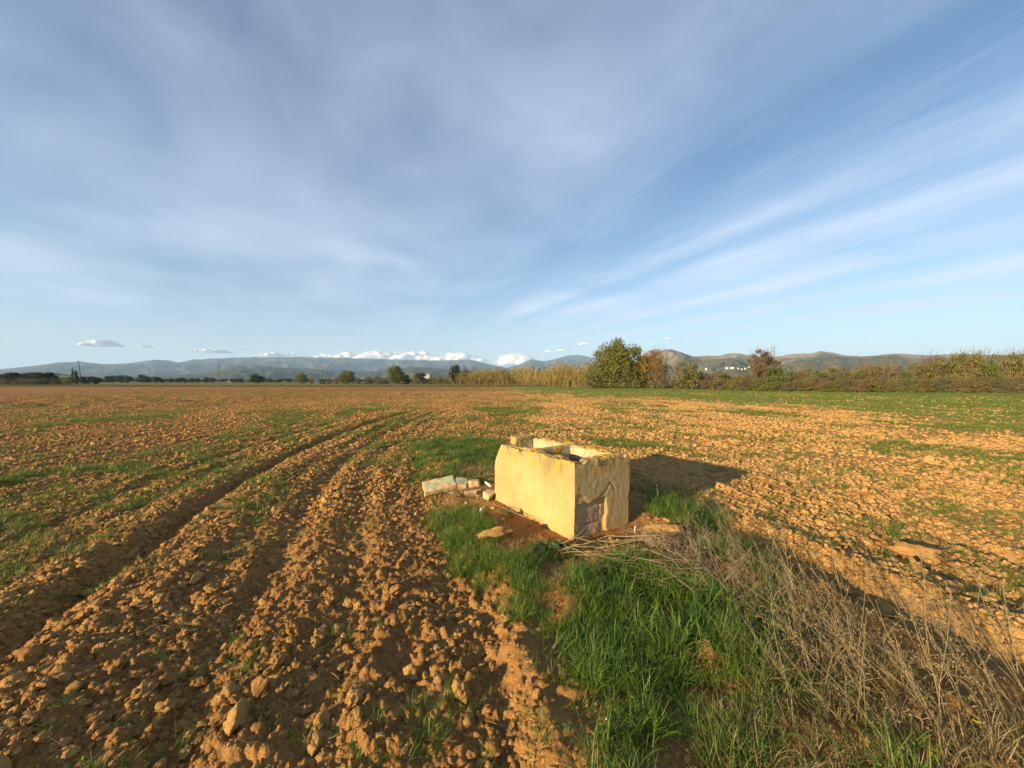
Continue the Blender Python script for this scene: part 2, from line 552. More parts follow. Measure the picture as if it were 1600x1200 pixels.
# ------------------------------------------------------------------ ground sheet
def rings():
    rs = list(np.linspace(0.15, 1.2, 10)[:-1])
    r = 1.2
    while r < 60: rs.append(r); r *= 1 + 1 / 165.0
    while r < 400: rs.append(r); r *= 1 + 1 / 60.0
    while r < 14000: rs.append(r); r *= 1 + 1 / 11.0
    rs.append(14000.0)
    return np.array(rs)
rs = rings()
th = np.concatenate([np.linspace(R(-66), R(66), 600), np.linspace(R(66), R(294), 48)[1:-1]])
RR, TT = np.meshgrid(rs, th, indexing='ij')
GX, GY = RR * np.sin(TT), RR * np.cos(TT)
GZ = ground_h(GX, GY)
nr, nc = RR.shape
i = np.arange(nr - 1)[:, None] * nc; j = np.arange(nc)[None, :]; k = (j + 1) % nc
F = np.stack([i + k, i + j, i + nc + j, i + nc + k], axis=-1).reshape(-1, 4)
verts = np.stack([GX, GY, GZ], axis=-1).reshape(-1, 3)
centre = len(verts)
verts = np.vstack([verts, [[0, 0, float(ground_h(np.array([0.]), np.array([0.]))[0])]]])
Fc = np.stack([np.full(nc, centre), np.arange(nc), (np.arange(nc) + 1) % nc], axis=-1)
xs, ys = verts[:, 0], verts[:, 1]
rr = np.hypot(xs, ys); phi = np.degrees(np.arctan2(xs, ys))
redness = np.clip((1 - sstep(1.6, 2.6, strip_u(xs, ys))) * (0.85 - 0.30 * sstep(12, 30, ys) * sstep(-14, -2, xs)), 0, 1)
edge = np.interp(xs, HEDGE[:, 0], HEDGE[:, 1])
left_edge = np.where(xs < -8, FIELD_END_L, np.interp(xs, [-8, 0, 10, 20], [FIELD_END_L, 118, 122, 150]))
meadow = np.maximum(sstep(left_edge - 1.0, left_edge + 1.0, ys + 1.5 * (vnoise(xs * .3, ys * .3, 5) - .5)), sstep(edge - 2, edge + 1, ys))
meadow = np.where(ys < -5, sstep(60, 90, rr), meadow)
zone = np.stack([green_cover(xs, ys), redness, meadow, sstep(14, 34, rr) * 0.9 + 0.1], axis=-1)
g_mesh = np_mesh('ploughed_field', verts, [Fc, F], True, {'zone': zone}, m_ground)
ground = link('ploughed_field', g_mesh)
tag(ground, kind='structure')

# ------------------------------------------------------------------ mountains and hills
def terrain(name, px, py, r0, r1, z0, mat, az0, az1, na, nrr, seed, rough, expo=1.25):
    az = np.linspace(R(az0), R(az1), na)
    pxs = 800 + F_PX * np.tan(np.clip(az, R(-75), R(75)))
    top = np.interp(pxs, px, py)
    kk = np.exp(-np.linspace(-1.5, 1.5, 5) ** 2); kk /= kk.sum()
    top = np.convolve(np.pad(top, 2, mode='edge'), kk, 'valid')
    t = np.concatenate([np.linspace(0, 1, nrr), np.linspace(1, 1.5, max(4, nrr // 5))[1:]])
    T, A = np.meshgrid(t, az, indexing='ij')
    wob = (fbm(A * 9, T * 0 + seed, seed, 3) - 0.5) * 0.20
    Rr = r0 + (r1 - r0) * T * (1 + wob * sstep(0, 0.5, T))
    rid_r = r0 + (r1 - r0) * (1 + wob[0:1, :] * 1.0)
    peak = (HOR - top)[None, :] / F_PX * (rid_r * np.cos(A)) + CAM_H
    peak = np.maximum(peak, z0 + 2)
    X, Y = Rr * np.sin(A), Rr * np.cos(A)
    s = np.clip(T, 0, 1) ** expo
    s = np.where(T > 1, 1 - 1.3 * (T - 1), s)
    sc = (r1 - r0)
    rdg = 1 - np.abs(2 * fbm(A * r1 / sc * 7.0, T * 2.2, seed + 5, 5, 0.55) - 1)
    spur = (rdg - 0.80) * 1.3
    w = np.clip(T * (1 - T) * 4, 0, 1) ** 0.8
    Z = z0 + (peak - z0) * (s + spur * w * rough)
    Z += (peak - z0) * 0.035 * (fbm(A * r1 / sc * 60, T * 18, seed + 9, 3) - 0.5) * np.clip(T * 2, 0, 1)
    Z = np.where(T <= 0, -2.0, np.maximum(Z, 0.3))
    n1, n2_ = T.shape
    ii = np.arange(n1 - 1)[:, None] * n2_; jj = np.arange(n2_ - 1)[None, :]
    f = np.stack([ii + jj + 1, ii + jj, ii + n2_ + jj, ii + n2_ + jj + 1], axis=-1).reshape(-1, 4)
    me = np_mesh(name, np.stack([X, Y, Z], -1).reshape(-1, 3), f, True, {'alt': np.clip(T, 0, 1).ravel()}, mat)
    o = link(name, me)
    tag(o, kind='structure')
    return (az, T[:, 0], X, Y, Z)

def hill_mat(name, low, lowb, high, tree, scale, tree_amt, line):
    m, nt = new_mat(name)
    P = nt.pos()
    n1 = nt.noise(P, scale, 6, 0.62)
    c = nt.mix(nt.ramp(n1, 0.35, 0.65), low, lowb)
    alt = nt.attr('alt')
    hm = nt.ramp(nt.math('ADD', alt, nt.math('MULTIPLY', nt.math('SUBTRACT', n1, 0.5), 0.9)), line, line + 0.3)
    c = nt.mix(hm, c, high)
    dots = nt.vor(P, scale * 16)
    n2 = nt.noise(P, scale * 3, 5, 0.6)
    dm = nt.math('MULTIPLY', nt.ramp(dots, 0.55, 0.25), nt.ramp(n2, 0.62 - tree_amt * 0.3, 0.72 - tree_amt * 0.3))
    c = nt.mix(nt.math('MULTIPLY', dm, nt.ramp(hm, 0.0, 1.0, 1.0, 0.35)), c, tree)
    b = nt.bump(nt.noise(P, scale * 9, 6, 0.7), 0.6, 14.0)
    nt.out(c, 0.95, b, 0.05)
    return m

m_mtn = hill_mat('mountain_rock', (0.038, 0.046, 0.042), (0.062, 0.064, 0.054), (0.085, 0.08, 0.07), (0.026, 0.034, 0.028), 0.0016, 0.6, 0.75)
m_foot = hill_mat('foothill_scrub', (0.045, 0.055, 0.030), (0.075, 0.072, 0.040), (0.085, 0.075, 0.05), (0.03, 0.04, 0.02), 0.004, 0.8, 0.9)
m_hill = hill_mat('hill_scrub', (0.10, 0.11, 0.05), (0.19, 0.165, 0.095), (0.33, 0.25, 0.185), (0.05, 0.062, 0.028), 0.0045, 1.0, 0.66)

terrain('mountain_range',
        [-900, -400, -100, 0, 50, 90, 125, 160, 200, 240, 262, 280, 300, 340, 370, 400, 470, 520, 600, 650, 700, 735, 765, 792, 812, 830, 850, 870, 887, 905, 927, 960, 1000, 1060, 1200],
        [585, 582, 578, 577, 572, 566.5, 565, 569, 567.5, 562, 563, 566.5, 562, 560, 558.5, 558, 558, 559, 561, 562.5, 563, 562, 569, 575, 569, 561, 564.5, 560, 555.5, 554.5, 559, 563, 568, 580, 592],
        5200, 9200, 4, m_mtn, -70, 42, 620, 60, 11, 0.55)
terrain('foothills',
        [-900, 0, 150, 250, 310, 345, 365, 385, 400, 430, 470, 520, 580, 620, 650, 700, 740, 780, 830, 900, 960, 1100],
        [592, 591, 590, 587, 584, 578, 570.5, 573, 571.5, 574, 575, 578, 580, 575, 573, 577, 579, 583, 585, 586, 589, 594],
        2600, 4300, 3, m_foot, -65, 32, 420, 36, 23, 0.5)
HILLS = terrain('hills',
        [700, 900, 985, 1020, 1040, 1050, 1066, 1082, 1105, 1125, 1140, 1155, 1170, 1195, 1217, 1237, 1267, 1282, 1305, 1315, 1345, 1375, 1400, 1425, 1450, 1500, 1560, 1640, 1900, 2600],
        [594, 589, 572, 553, 545.5, 546, 551, 557, 556, 556, 552, 552, 555, 558, 557, 553, 552, 548, 551, 555, 557, 555, 552, 554, 555, 553, 555, 552, 556, 570],
        1300, 3300, 2, m_hill, 3, 76, 560, 60, 37, 0.45)

# ------------------------------------------------------------------ trough
m_pl, nt = new_mat('lime_plaster')
P = nt.obj()
nb = nt.noise(P, 2.2, 5, 0.6)
nf = nt.noise(P, 45, 5, 0.75)
sx = nt.n('ShaderNodeSeparateXYZ', {0: P})
zz = sx.outputs[2]
c = nt.mix(nt.ramp(nb, 0.35, 0.7), (0.40, 0.275, 0.112), (0.50, 0.365, 0.165))
c = nt.mix(nt.ramp(nf, 0.45, 0.75, 0, 0.4), c, (0.36, 0.22, 0.08))
c = nt.mix(nt.ramp(nt.noise(P, 5.5, 6, 0.7), 0.5, 0.72, 0, 0.45), c, (0.40, 0.235, 0.085))
c = nt.mix(nt.ramp(nt.noise(nt.scalev(P, (16, 16, 3.0)), 1.0, 4, 0.6), 0.56, 0.74, 0, 0.30), c, (0.30, 0.19, 0.085))
spk = nt.ramp(nt.noise(P, 75, 3, 0.6), 0.58, 0.66, 0, 0.7)
c = nt.mix(spk, c, (0.26, 0.17, 0.08))
# damp foot, orange lichen and black crust that runs down from the rim
c = nt.mix(nt.math('MULTIPLY', nt.ramp(zz, 0.35, 0.05), nt.ramp(nb, 0.35, 0.65, 0.1, 0.6)), c, (0.55, 0.34, 0.12))
run = nt.noise(nt.scalev(P, (9, 9, 2.2)), 1.0, 5, 0.65)
crust = nt.math('MULTIPLY', nt.ramp(nt.math('ADD', zz, nt.math('MULTIPLY', nt.math('SUBTRACT', run, 0.5), 0.55)), 0.56, 0.74), nt.ramp(run, 0.40, 0.58))
endf = nt.math('MULTIPLY', nt.ramp(sx.outputs[1], 0.03, 0.012), nt.ramp(sx.outputs[0], 0.0, 0.03))
c = nt.mix(nt.math('MULTIPLY', crust, nt.math('ADD', 0.5, nt.math('MULTIPLY', endf, 0.5)), True), c, (0.115, 0.090, 0.040))
c = nt.mix(nt.math('MULTIPLY', endf, nt.ramp(nt.noise(P, 5, 5, .6), .3, .7, .25, .7)), c, (0.46, 0.325, 0.155))
li = nt.noise(nt.scalev(P, (7, 7, 4.5)), 1.0, 5, 0.6)
lich = nt.math('MULTIPLY', nt.ramp(nt.math('ADD', zz, nt.math('MULTIPLY', nt.math('SUBTRACT', li, 0.5), 0.75)), 0.64, 0.76), nt.ramp(li, 0.50, 0.62))
c = nt.mix(nt.math('MULTIPLY', lich, 0.85), c, (0.58, 0.30, 0.025))
top = nt.ramp(zz, 0.735, 0.75)
c = nt.mix(nt.math('MULTIPLY', top, nt.ramp(nf, 0.3, 0.6, 0.35, 0.85)), c, nt.mix(nt.ramp(li, 0.35, 0.6), (0.30, 0.22, 0.10), (0.56, 0.34, 0.05)))
crk = nt.ramp(nt.vor(nt.mix(0.12, P, nt.n('ShaderNodeTexNoise', {'Vector': P, 'Scale': 6.0}).outputs['Color']), 3.1, 'DISTANCE_TO_EDGE'), 0.0, 0.010, 1, 0)
crkm = nt.math('MULTIPLY', crk, nt.ramp(nt.noise(P, 1.7, 2), 0.5, 0.6))
c = nt.mix(nt.math('MULTIPLY', crkm, 0.16), c, (0.20, 0.12, 0.05))
inner = nt.math('MULTIPLY', nt.ramp(sx.outputs[0], 0.45, 0.6), nt.math('MULTIPLY', nt.ramp(sx.outputs[1], 0.12, 0.15), nt.ramp(zz, 0.745, 0.72)))
c = nt.mix(nt.math('MULTIPLY', inner, nt.ramp(nt.noise(P, 12, 5, .7), .4, .6, .2, .9)), c, (0.42, 0.43, 0.31))
hh = nt.math('ADD', nt.math('MULTIPLY', nf, 0.8), nt.math('SUBTRACT', nt.math('MULTIPLY', nt.noise(P, 110, 4, 0.7), 0.35), nt.math('MULTIPLY', crkm, 0.25)))
nt.out(c, 0.92, nt.bump(hh, 0.9, 0.008), 0.15)

m_stone, nt = new_mat('bare_block')
P = nt.obj()
n1 = nt.noise(P, 7, 5, 0.6); n2_ = nt.noise(P, 60, 5, 0.7)
c = nt.mix(nt.ramp(n1, 0.35, 0.65), (0.42, 0.26, 0.13), (0.52, 0.35, 0.18))
c = nt.mix(nt.ramp(n2_, 0.5, 0.75, 0, 0.4), c, (0.22, 0.14, 0.07))
nt.out(c, 0.93, nt.bump(n2_, 0.7, 0.01), 0.1)

m_water, nt = new_mat('stale_water')
n1 = nt.noise(nt.obj(), 6, 4)
p_ = nt.n('ShaderNodeBsdfPrincipled', {'Base Color': nt.mix(n1, (0.020, 0.028, 0.012), (0.05, 0.06, 0.022)), 'Roughness': 0.06, 'Specular IOR Level': 0.5,
                                       'Normal': nt.bump(nt.noise(nt.obj(), 30, 2), 0.05, 0.004)})
o_ = nt.n('ShaderNodeOutputMaterial'); nt.t.links.new(p_.outputs[0], o_.inputs[0])

def remesh_boxes(boxes, voxel):
    """several overlapping boxes fused into one even skin"""
    bm = bmesh.new()
    for lo, hi in boxes:
        g = bmesh.ops.create_cube(bm, size=1.0)['verts']
        for v in g:
            v.co = Vector([lo[k] + (v.co[k] + 0.5) * (hi[k] - lo[k]) for k in range(3)])
    me = bpy.data.meshes.new('tmp'); bm.to_mesh(me); bm.free()
    ob = bpy.data.objects.new('tmp', me); COL.objects.link(ob)
    md = ob.modifiers.new('r', 'REMESH'); md.mode = 'VOXEL'; md.voxel_size = voxel
    bpy.context.view_layer.update()
    dg = bpy.context.evaluated_depsgraph_get()
    out = bpy.data.meshes.new_from_object(ob.evaluated_get(dg))
    bpy.data.objects.remove(ob); bpy.data.meshes.remove(me)
    return out

def n3(p, s, seed):
    return (vnoise(p[:, 0] * s + p[:, 2] * s * 0.73 + 5, p[:, 1] * s + p[:, 2] * s * 0.61 + 9, seed) +
            vnoise(p[:, 2] * s * 1.1 + p[:, 1] * s * .4, p[:, 0] * s - p[:, 1] * s * .5 + 3, seed + 3)) - 1.0

def weather(me, fn):
    n = len(me.vertices)
    co = np.empty(n * 3, dtype=np.float32); me.vertices.foreach_get('co', co); co = co.reshape(-1, 3).astype(np.float64)
    no = np.empty(n * 3, dtype=np.float32); me.vertices.foreach_get('normal', no); no = no.reshape(-1, 3).astype(np.float64)
    co = fn(co, no)
    me.vertices.foreach_set('co', co.astype(np.float32).ravel())
    me.polygons.foreach_set('use_smooth', np.ones(len(me.polygons), dtype=bool))
    me.update()
    return me

TH = 0.755
trough = empty('water_trough', (T_LOC[0], T_LOC[1], 0), T_ANG)
tag(trough, 'old plastered masonry water trough with two open basins and orange lichen on rim', 'trough')

def w_outer(co, no):
    x, y, z = co[:, 0], co[:, 1], co[:, 2]
    co = co + no * ((0.006 * n3(co, 9, 3) + 0.004 * n3(co, 26, 7)) * np.where((y < .02) & (z < .7), .12, 1))[:, None]
    # rim level wanders
    co[:, 2] += sstep(0.6, 0.75, z) * (0.010 * (vnoise(x * 6 + 3, y * 6, 12) - 0.5) * 2 - 0.012 * sstep(0.5, 0.0, y))
    co[:, 2] -= sstep(0.70, 0.75, z) * 0.020 * sstep(0.66, 0.80, vnoise(x * 17 + 1, y * 13, 14))
    co[:, 2] -= sstep(0.72, 0.75, z) * 0.012 * sstep(0.55, 0.75, vnoise(x * 40, y * 40, 15))
    # broken, worn left end of the near wall
    near = (x < 0.2)
    e = 0.085 * sstep(0.50, 0.72, z) + 0.05 * sstep(0.66, 0.76, z) + 0.05 * (vnoise(z * 9, x * 9, 4) - 0.5)
    co[:, 1] = np.where(near & (y > 1.15), co[:, 1] - e * sstep(1.15, 1.32, y), co[:, 1])
    # lost plaster on the end face
    onend = (no[:, 1] < -0.5) & (y < 0.03)
    ed = 0.05 * (fbm(x * 9, z * 9, 33, 3) - 0.5)
    inA = sstep(0.030, 0.0, np.maximum(np.maximum(0.012 - x, x - 0.41 - 0.05 * (z - .1)), np.maximum(-0.2 - z, z - 0.305 - 0.10 * x)) + ed)
    crest = 0.30 + np.interp(x, [0, .06, .12, .2, .3, .42, .50, .58], [.13, .13, .10, .02, .045, .10, .19, .10])
    inB = sstep(0.02, 0.0, np.maximum(x - 0.21, z - crest) + ed) * (z > 0.28)
    crack = np.exp(-((z - crest) / 0.010) ** 2) * (x > 0.18) * (x < 0.56)
    dep = 0.026 * inA + 0.010 * inB * (1 - inA) + 0.012 * crack + 0.004 * (fbm(x * 30, z * 30, 44, 2) - .5) + 0.0012 * (fbm(x * 9, z * 9, 45, 3) - .5)
    co[:, 1] = np.where(onend, co[:, 1] + dep, co[:, 1])
    # plaster gone along the corner
    cor = (np.abs(x) < 0.03) & (y < 0.03) & (z < 0.43 + ed)
    co[:, 0] = np.where(cor, co[:, 0] + 0.010, co[:, 0])
    # a chipped lower right edge
    chip = sstep(0.74, 0.80, x) * sstep(0.42, 0.30, z + ed) * (y < 0.2)
    co[:, 0] -= 0.022 * chip
    # sag of plaster low on the near face
    face = (no[:, 0] < -0.5) & (x < 0.03)
    co[:, 0] = np.where(face, co[:, 0] - 0.012 * sstep(0.30, 0.1, z) + 0.010 * (fbm(y * 4, z * 4, 48, 3) - .5), co[:, 0])
    return co

me = remesh_boxes([((0, 0, -0.12), (0.15, 1.36, TH)), ((0, 0, -0.12), (0.80, 0.145, TH)), ((0.66, 0, -0.12), (0.80, 1.82, TH + 0.005))], 0.0125)
weather(me, w_outer)
link('outer_wall', me, trough, m_pl)
me = remesh_boxes([((0.152, 0.735, 0.0), (0.658, 0.85, TH - 0.012))], 0.0125)
weather(me, lambda co, no: co + no * (0.006 * n3(co, 9, 13) + 0.005 * n3(co, 30, 17))[:, None])
link('partition_wall', me, trough, m_pl)
def w_end(co, no):
    co = co + no * (0.010 * n3(co, 9, 23) + 0.006 * n3(co, 30, 27))[:, None]
    co[:, 0] += 0.05 * (vnoise(co[:, 2] * 7, co[:, 1] * 7, 19) - 0.5) * sstep(0.6, 0.4, co[:, 0]) - 0.10 * sstep(0.6, 0.2, co[:, 2]) * sstep(0.6, 0.4, co[:, 0])
    return co
me = remesh_boxes([((0.37, 1.44, 0.0), (0.658, 1.57, TH + 0.028))], 0.0125)
weather(me, w_end)
tag(link('end_wall', me, trough, m_pl), 'broken stub of the end wall')
mb = MB(); mb.box((0.152, 0.147, 0.0), (0.658, 1.55, 0.06))
link('floor', mb.mesh('floor', m_stone, False), trough)
mb = MB(); mb.add([(0.151, 0.146, 0.60), (0.659, 0.146, 0.60), (0.659, 0.734, 0.60), (0.151, 0.734, 0.60)], [(0, 1, 2, 3)])
link('water', mb.mesh('water', m_water), trough)
for (x0, x1, z0, z1) in ((0.020, 0.345, 0.135, 0.292), (0.020, 0.13, -0.05, 0.125), (0.142, 0.36, -0.05, 0.125), (0.357, 0.44, 0.135, 0.292)):
    me = remesh_boxes([((x0, 0.0225, z0), (x1, 0.07, z1))], 0.011)
    weather(me, lambda co, no: co + no * (0.004 * n3(co, 14, 53) + 0.003 * n3(co, 40, 57))[:, None])
    link('stone_block', me, trough, m_stone)

# ------------------------------------------------------------------ scattering on the ground
def gn_tree():
    g = bpy.data.node_groups.new('scatter', 'GeometryNodeTree')
    g.interface.new_socket('Geometry', in_out='INPUT', socket_type='NodeSocketGeometry')
    g.interface.new_socket('Collection', in_out='INPUT', socket_type='NodeSocketCollection')
    g.interface.new_socket('Geometry', in_out='OUTPUT', socket_type='NodeSocketGeometry')
    gi = g.nodes.new('NodeGroupInput'); go = g.nodes.new('NodeGroupOutput')
    ci = g.nodes.new('GeometryNodeCollectionInfo')
    ci.inputs['Separate Children'].default_value = True
    ci.inputs['Reset Children'].default_value = True
    ip = g.nodes.new('GeometryNodeInstanceOnPoints')
    ip.inputs['Pick Instance'].default_value = True
    def na(nm, typ):
        n = g.nodes.new('GeometryNodeInputNamedAttribute'); n.data_type = typ
        n.inputs['Name'].default_value = nm
        return n.outputs['Attribute']
    er = g.nodes.new('FunctionNodeEulerToRotation')
    L = g.links.new
    L(gi.outputs['Geometry'], ip.inputs['Points'])
    L(gi.outputs['Collection'], ci.inputs['Collection'])
    L(ci.outputs[0], ip.inputs['Instance'])
    L(na('pick', 'INT'), ip.inputs['Instance Index'])
    L(na('rot', 'FLOAT_VECTOR'), er.inputs[0]); L(er.outputs[0], ip.inputs['Rotation'])
    L(na('size', 'FLOAT_VECTOR'), ip.inputs['Scale'])
    L(ip.outputs[0], go.inputs[0])
    return g
GN = gn_tree()

def protos(name, meshes):
    c = bpy.data.collections.new(name)
    for k, me in enumerate(meshes):
        c.objects.link(bpy.data.objects.new('%s_%02d' % (name, k), me))
    return c

def scatter(name, coll, pts, pick, rot, size):
    me = bpy.data.meshes.new(name)
    n = len(pts)
    me.vertices.add(n)
    me.vertices.foreach_set('co', np.asarray(pts, dtype=np.float32).ravel())
    a = me.attributes.new('pick', 'INT', 'POINT'); a.data.foreach_set('value', np.asarray(pick, dtype=np.int32))
    a = me.attributes.new('rot', 'FLOAT_VECTOR', 'POINT'); a.data.foreach_set('vector', np.asarray(rot, dtype=np.float32).ravel())
    size = np.asarray(size, dtype=np.float32)
    if size.ndim == 1: size = np.repeat(size[:, None], 3, axis=1)
    a = me.attributes.new('size', 'FLOAT_VECTOR', 'POINT'); a.data.foreach_set('vector', size.ravel())
    o = link(name, me)
    md = o.modifiers.new('scatter', 'NODES'); md.node_group = GN
    for it in GN.interface.items_tree:
        if it.item_type == 'SOCKET' and it.in_out == 'INPUT' and it.name == 'Collection':
            md[it.identifier] = coll
    tag(o, kind='stuff')
    return o

def in_poly(x, y, poly):
    poly = np.asarray(poly); ins = np.zeros(len(x), dtype=bool)
    j = len(poly) - 1
    for i in range(len(poly)):
        xi, yi = poly[i]; xj, yj = poly[j]
        c = ((yi > y) != (yj > y)) & (x < (xj - xi) * (y - yi) / (yj - yi + 1e-12) + xi)
        ins ^= c
        j = i
    return ins

def wedge(n, r0, r1, az=64):
    """random ground points ahead, even per area"""
    r = np.sqrt(rng.uniform(r0 * r0, r1 * r1, n)); t = rng.uniform(R(-az), R(az), n)
    return r * np.sin(t), r * np.cos(t)

def trough_xy(x, y):
    dx, dy = x - T_LOC[0], y - T_LOC[1]
    return dx * ES[0] + dy * ES[1], dx * EL[0] + dy * EL[1]

def in_trough(x, y, m=0.02):
    a, b = trough_xy(x, y)
    return (a > -m) & (a < 0.80 + m) & (b > -m) & (b < 1.84 + m)

# ------------------------------------------------------------------ clods
def ico(sub):
    bm = bmesh.new(); bmesh.ops.create_icosphere(bm, subdivisions=sub, radius=1.0)
    v = np.array([p.co[:] for p in bm.verts]); f = np.array([[q.index for q in p.verts] for p in bm.faces])
    bm.free()
    return v, f
ICO = {s: ico(s) for s in (1, 2, 3, 4)}

def lump(seed, sub, facets=16, squash=0.68, rough=0.16, mat=None, smooth=False, name='soil_clod', block=False):
    g = np.random.default_rng(seed)
    d, f = ICO[sub]
    nrm = g.normal(size=(facets, 3)); nrm /= np.linalg.norm(nrm, axis=1)[:, None]
    off = g.uniform(0.62, 1.0, facets)
    if block:                                  # squarish broken masonry: six jittered faces and a few knocked-off corners
        ax = np.array([(1, 0, 0), (-1, 0, 0), (0, 1, 0), (0, -1, 0), (0, 0, 1), (0, 0, -1)], dtype=float) + g.normal(0, .16, (6, 3))
        nrm = np.vstack([ax / np.linalg.norm(ax, axis=1)[:, None], nrm[:4]])
        off = np.concatenate([g.uniform(.5, .72, 6), g.uniform(.7, .9, 4)])
    dots = d @ nrm.T
    rad = np.min(np.where(dots > 0.05, off[None, :] / np.maximum(dots, 0.05), 9), axis=1)
    rad = np.minimum(rad, 1.15)
    v = d * rad[:, None]
    v = v * (1 + rough * (n3(v + seed * 3.7, 1.6, seed) + 0.5 * n3(v + seed, 4.0, seed + 5) + (0.3 * n3(v, 9.0, seed + 8) if sub > 2 else 0)))[:, None]
    v *= np.array([1.0, g.uniform(0.65, 0.95), squash * g.uniform(0.8, 1.15)])
    return np_mesh(name, v, f, smooth, None, mat)

clod_small = protos('clod_bits', [lump(300 + k, 2, 10, 0.72, 0.48, m_clod, k % 3 == 0) for k in range(9)])
big_clods = [lump(400 + k, 4, 10, 0.7, 0.42, m_clod, True) for k in range(8)]

CX, CY, CS = [], [], []
for (r0, r1, n, s0, s1) in ((1.2, 3.6, 26000, 0.004, 0.011), (1.2, 5.5, 20000, 0.008, 0.019), (1.3, 9, 24000, 0.014, 0.030), (1.5, 16, 30000, 0.019, 0.042),
                            (3, 30, 66000, 0.022, 0.048), (9, 60, 70000, 0.032, 0.070)):
    x, y = wedge(n, r0, r1)
    s = s0 + (s1 - s0) * rng.random(n) ** 2.8
    st = strip_mask(x, y)
    right = sstep(2.1, 2.8, strip_u(x, y)) * (1 - sstep(20, 30, np.hypot(x, y)))
    dn = fbm(x * 0.8, y * 0.8, 141, 3)
    keep = rng.random(n) < (1 - 0.85 * st) * np.clip((1.0 + 0.5 * right) * (0.25 + 1.6 * sstep(0.3, 0.65, dn)), 0, 1)
    keep &= ~in_trough(x, y, 0.06)
    keep &= y < np.interp(x, HEDGE[:, 0], HEDGE[:, 1]) - 3
    keep &= rng.random(n) > 0.9 * green_cover(x, y) * sstep(12, 20, np.hypot(x, y))
    CX.append(x[keep]); CY.append(y[keep]); CS.append(s[keep])
CX, CY, CS = map(np.concatenate, (CX, CY, CS))
CZ = ground_h(CX, CY)
dep = np.maximum(CY, 0.5)
order = np.argsort(-CS / dep)
inframe = (np.abs(CX / dep) < 1.33) & ((CAM_H - CZ) / dep < 1.0)
cand = [k for k in order if inframe[k]][:250]
is_ind = np.zeros(len(CX), dtype=bool); is_ind[cand] = True
rest = ~is_ind
n = rest.sum()
scatter('soil_clods', clod_small, np.stack([CX[rest], CY[rest], CZ[rest] + -0.12 * CS[rest]], -1), rng.integers(0, 9, n),
        np.stack([rng.normal(0, 0.35, n), rng.normal(0, 0.35, n), rng.uniform(0, 6.28, n)], -1), CS[rest] * 1.15)

CLOD_LABELS = [
    ('loose clod of brown earth on the ploughed ground between deep rut and grass strip', 'loose clods between the rut and the grass strip'),
    ('loose clod of pale orange earth on the open ground right of the trough and ditch', 'loose clods right of the ditch'),
    ('clod of earth lying among the grass of the strip around the trough', 'clods on the grass strip'),
    ('loose clod of brown earth on the ploughed ground left of the deep wheel rut', 'loose clods left of the deep rut')]
for k in cand:
    o = link('soil_clod', big_clods[rng.integers(0, 8)])
    s = CS[k] * 1.1
    o.location = (CX[k], CY[k], CZ[k] + 0.0 * s); o.scale = (s, s, s)
    o.rotation_euler = (rng.normal(0, .3), rng.normal(0, .3), rng.uniform(0, 6.28))
    u = strip_u(CX[k], CY[k])
    z = 0 if u < -0.4 else (1 if u > 2.05 else 2)
    if z == 0 and CX[k] < float(rut_x(CY[k])): z = 3
    tag(o, CLOD_LABELS[z][0], 'clod', CLOD_LABELS[z][1])

def stone(px, py, s, label, mat=None, cat='clod', name='soil_clod', seed=0, sq=(1, 1, 1), lift=0.25, rz=None, facets=18, z=None, tilt=(0, 0)):
    x, y = px2w(px, py, 0.03)
    me = lump(700 + seed, 4, facets, 0.8, 0.05 if mat else 0.34, mat or m_clod, not mat, name, bool(mat))
    o = link(name, me)
    gz = float(ground_h(np.array([x]), np.array([y]))[0]) if z is None else z
    o.location = (x, y, gz + lift * s * sq[2]); o.scale = (s * sq[0], s * sq[1], s * sq[2])
    o.rotation_euler = (tilt[0], tilt[1], rz if rz is not None else seed * 1.7)
    tag(o, label, cat)
    return o

stone(366, 1128, 0.075, 'largest pitted clod at the bottom left, just below a smaller upright one', seed=1, sq=(1, .9, 1.0), lift=0.45)
stone(404, 1083, 0.048, 'upright knobbly clod above the largest clod at bottom left', seed=2, sq=(.85, .8, 1.35), lift=0.6)
stone(305, 905, 0.07, 'low wide clod on the ridge just right of the deep wheel rut', seed=3, sq=(1.2, .8, .7))
stone(640, 1052, 0.05, 'clod with an eroded neck left of the tall green grass', seed=4, sq=(.8, .8, 1.2), lift=0.5)
stone(722, 1085, 0.06, 'tall angular clod at the edge of the tall green grass', seed=5, sq=(.8, .8, 1.3), lift=0.5)
stone(838, 1108, 0.03, 'small pale rounded clod tucked against the tall grass edge', seed=6, sq=(.8, .8, 1.2), lift=0.5)
stone(776, 848, 0.14, 'big pitted earth lump in front of the lit trough wall', seed=7, sq=(1.25, .8, .5), lift=0.15, rz=0.3)
stone(1040, 845, 0.15, 'sunlit orange earth heap right of the trough foot', seed=8, sq=(1.3, .8, .55), lift=0.1, rz=-0.5)
stone(1422, 866, 0.13, 'large smooth orange clod lying in the open ground at right', seed=9, sq=(1.3, .7, .6), lift=0.35, rz=-0.4)
stone(1495, 1125, 0.065, 'sunlit clod in the dark ditch at bottom right', seed=10, sq=(1, .9, 1.1), lift=0.4)
stone(1452, 722, 0.11, 'rounded pale boulder-like clod out in the right field', seed=11, sq=(1, 1, .9), lift=0.4)
stone(1190, 955, 0.07, 'brown clod at the ditch edge beside the dry weeds', seed=12, sq=(1.2, .9, .8))

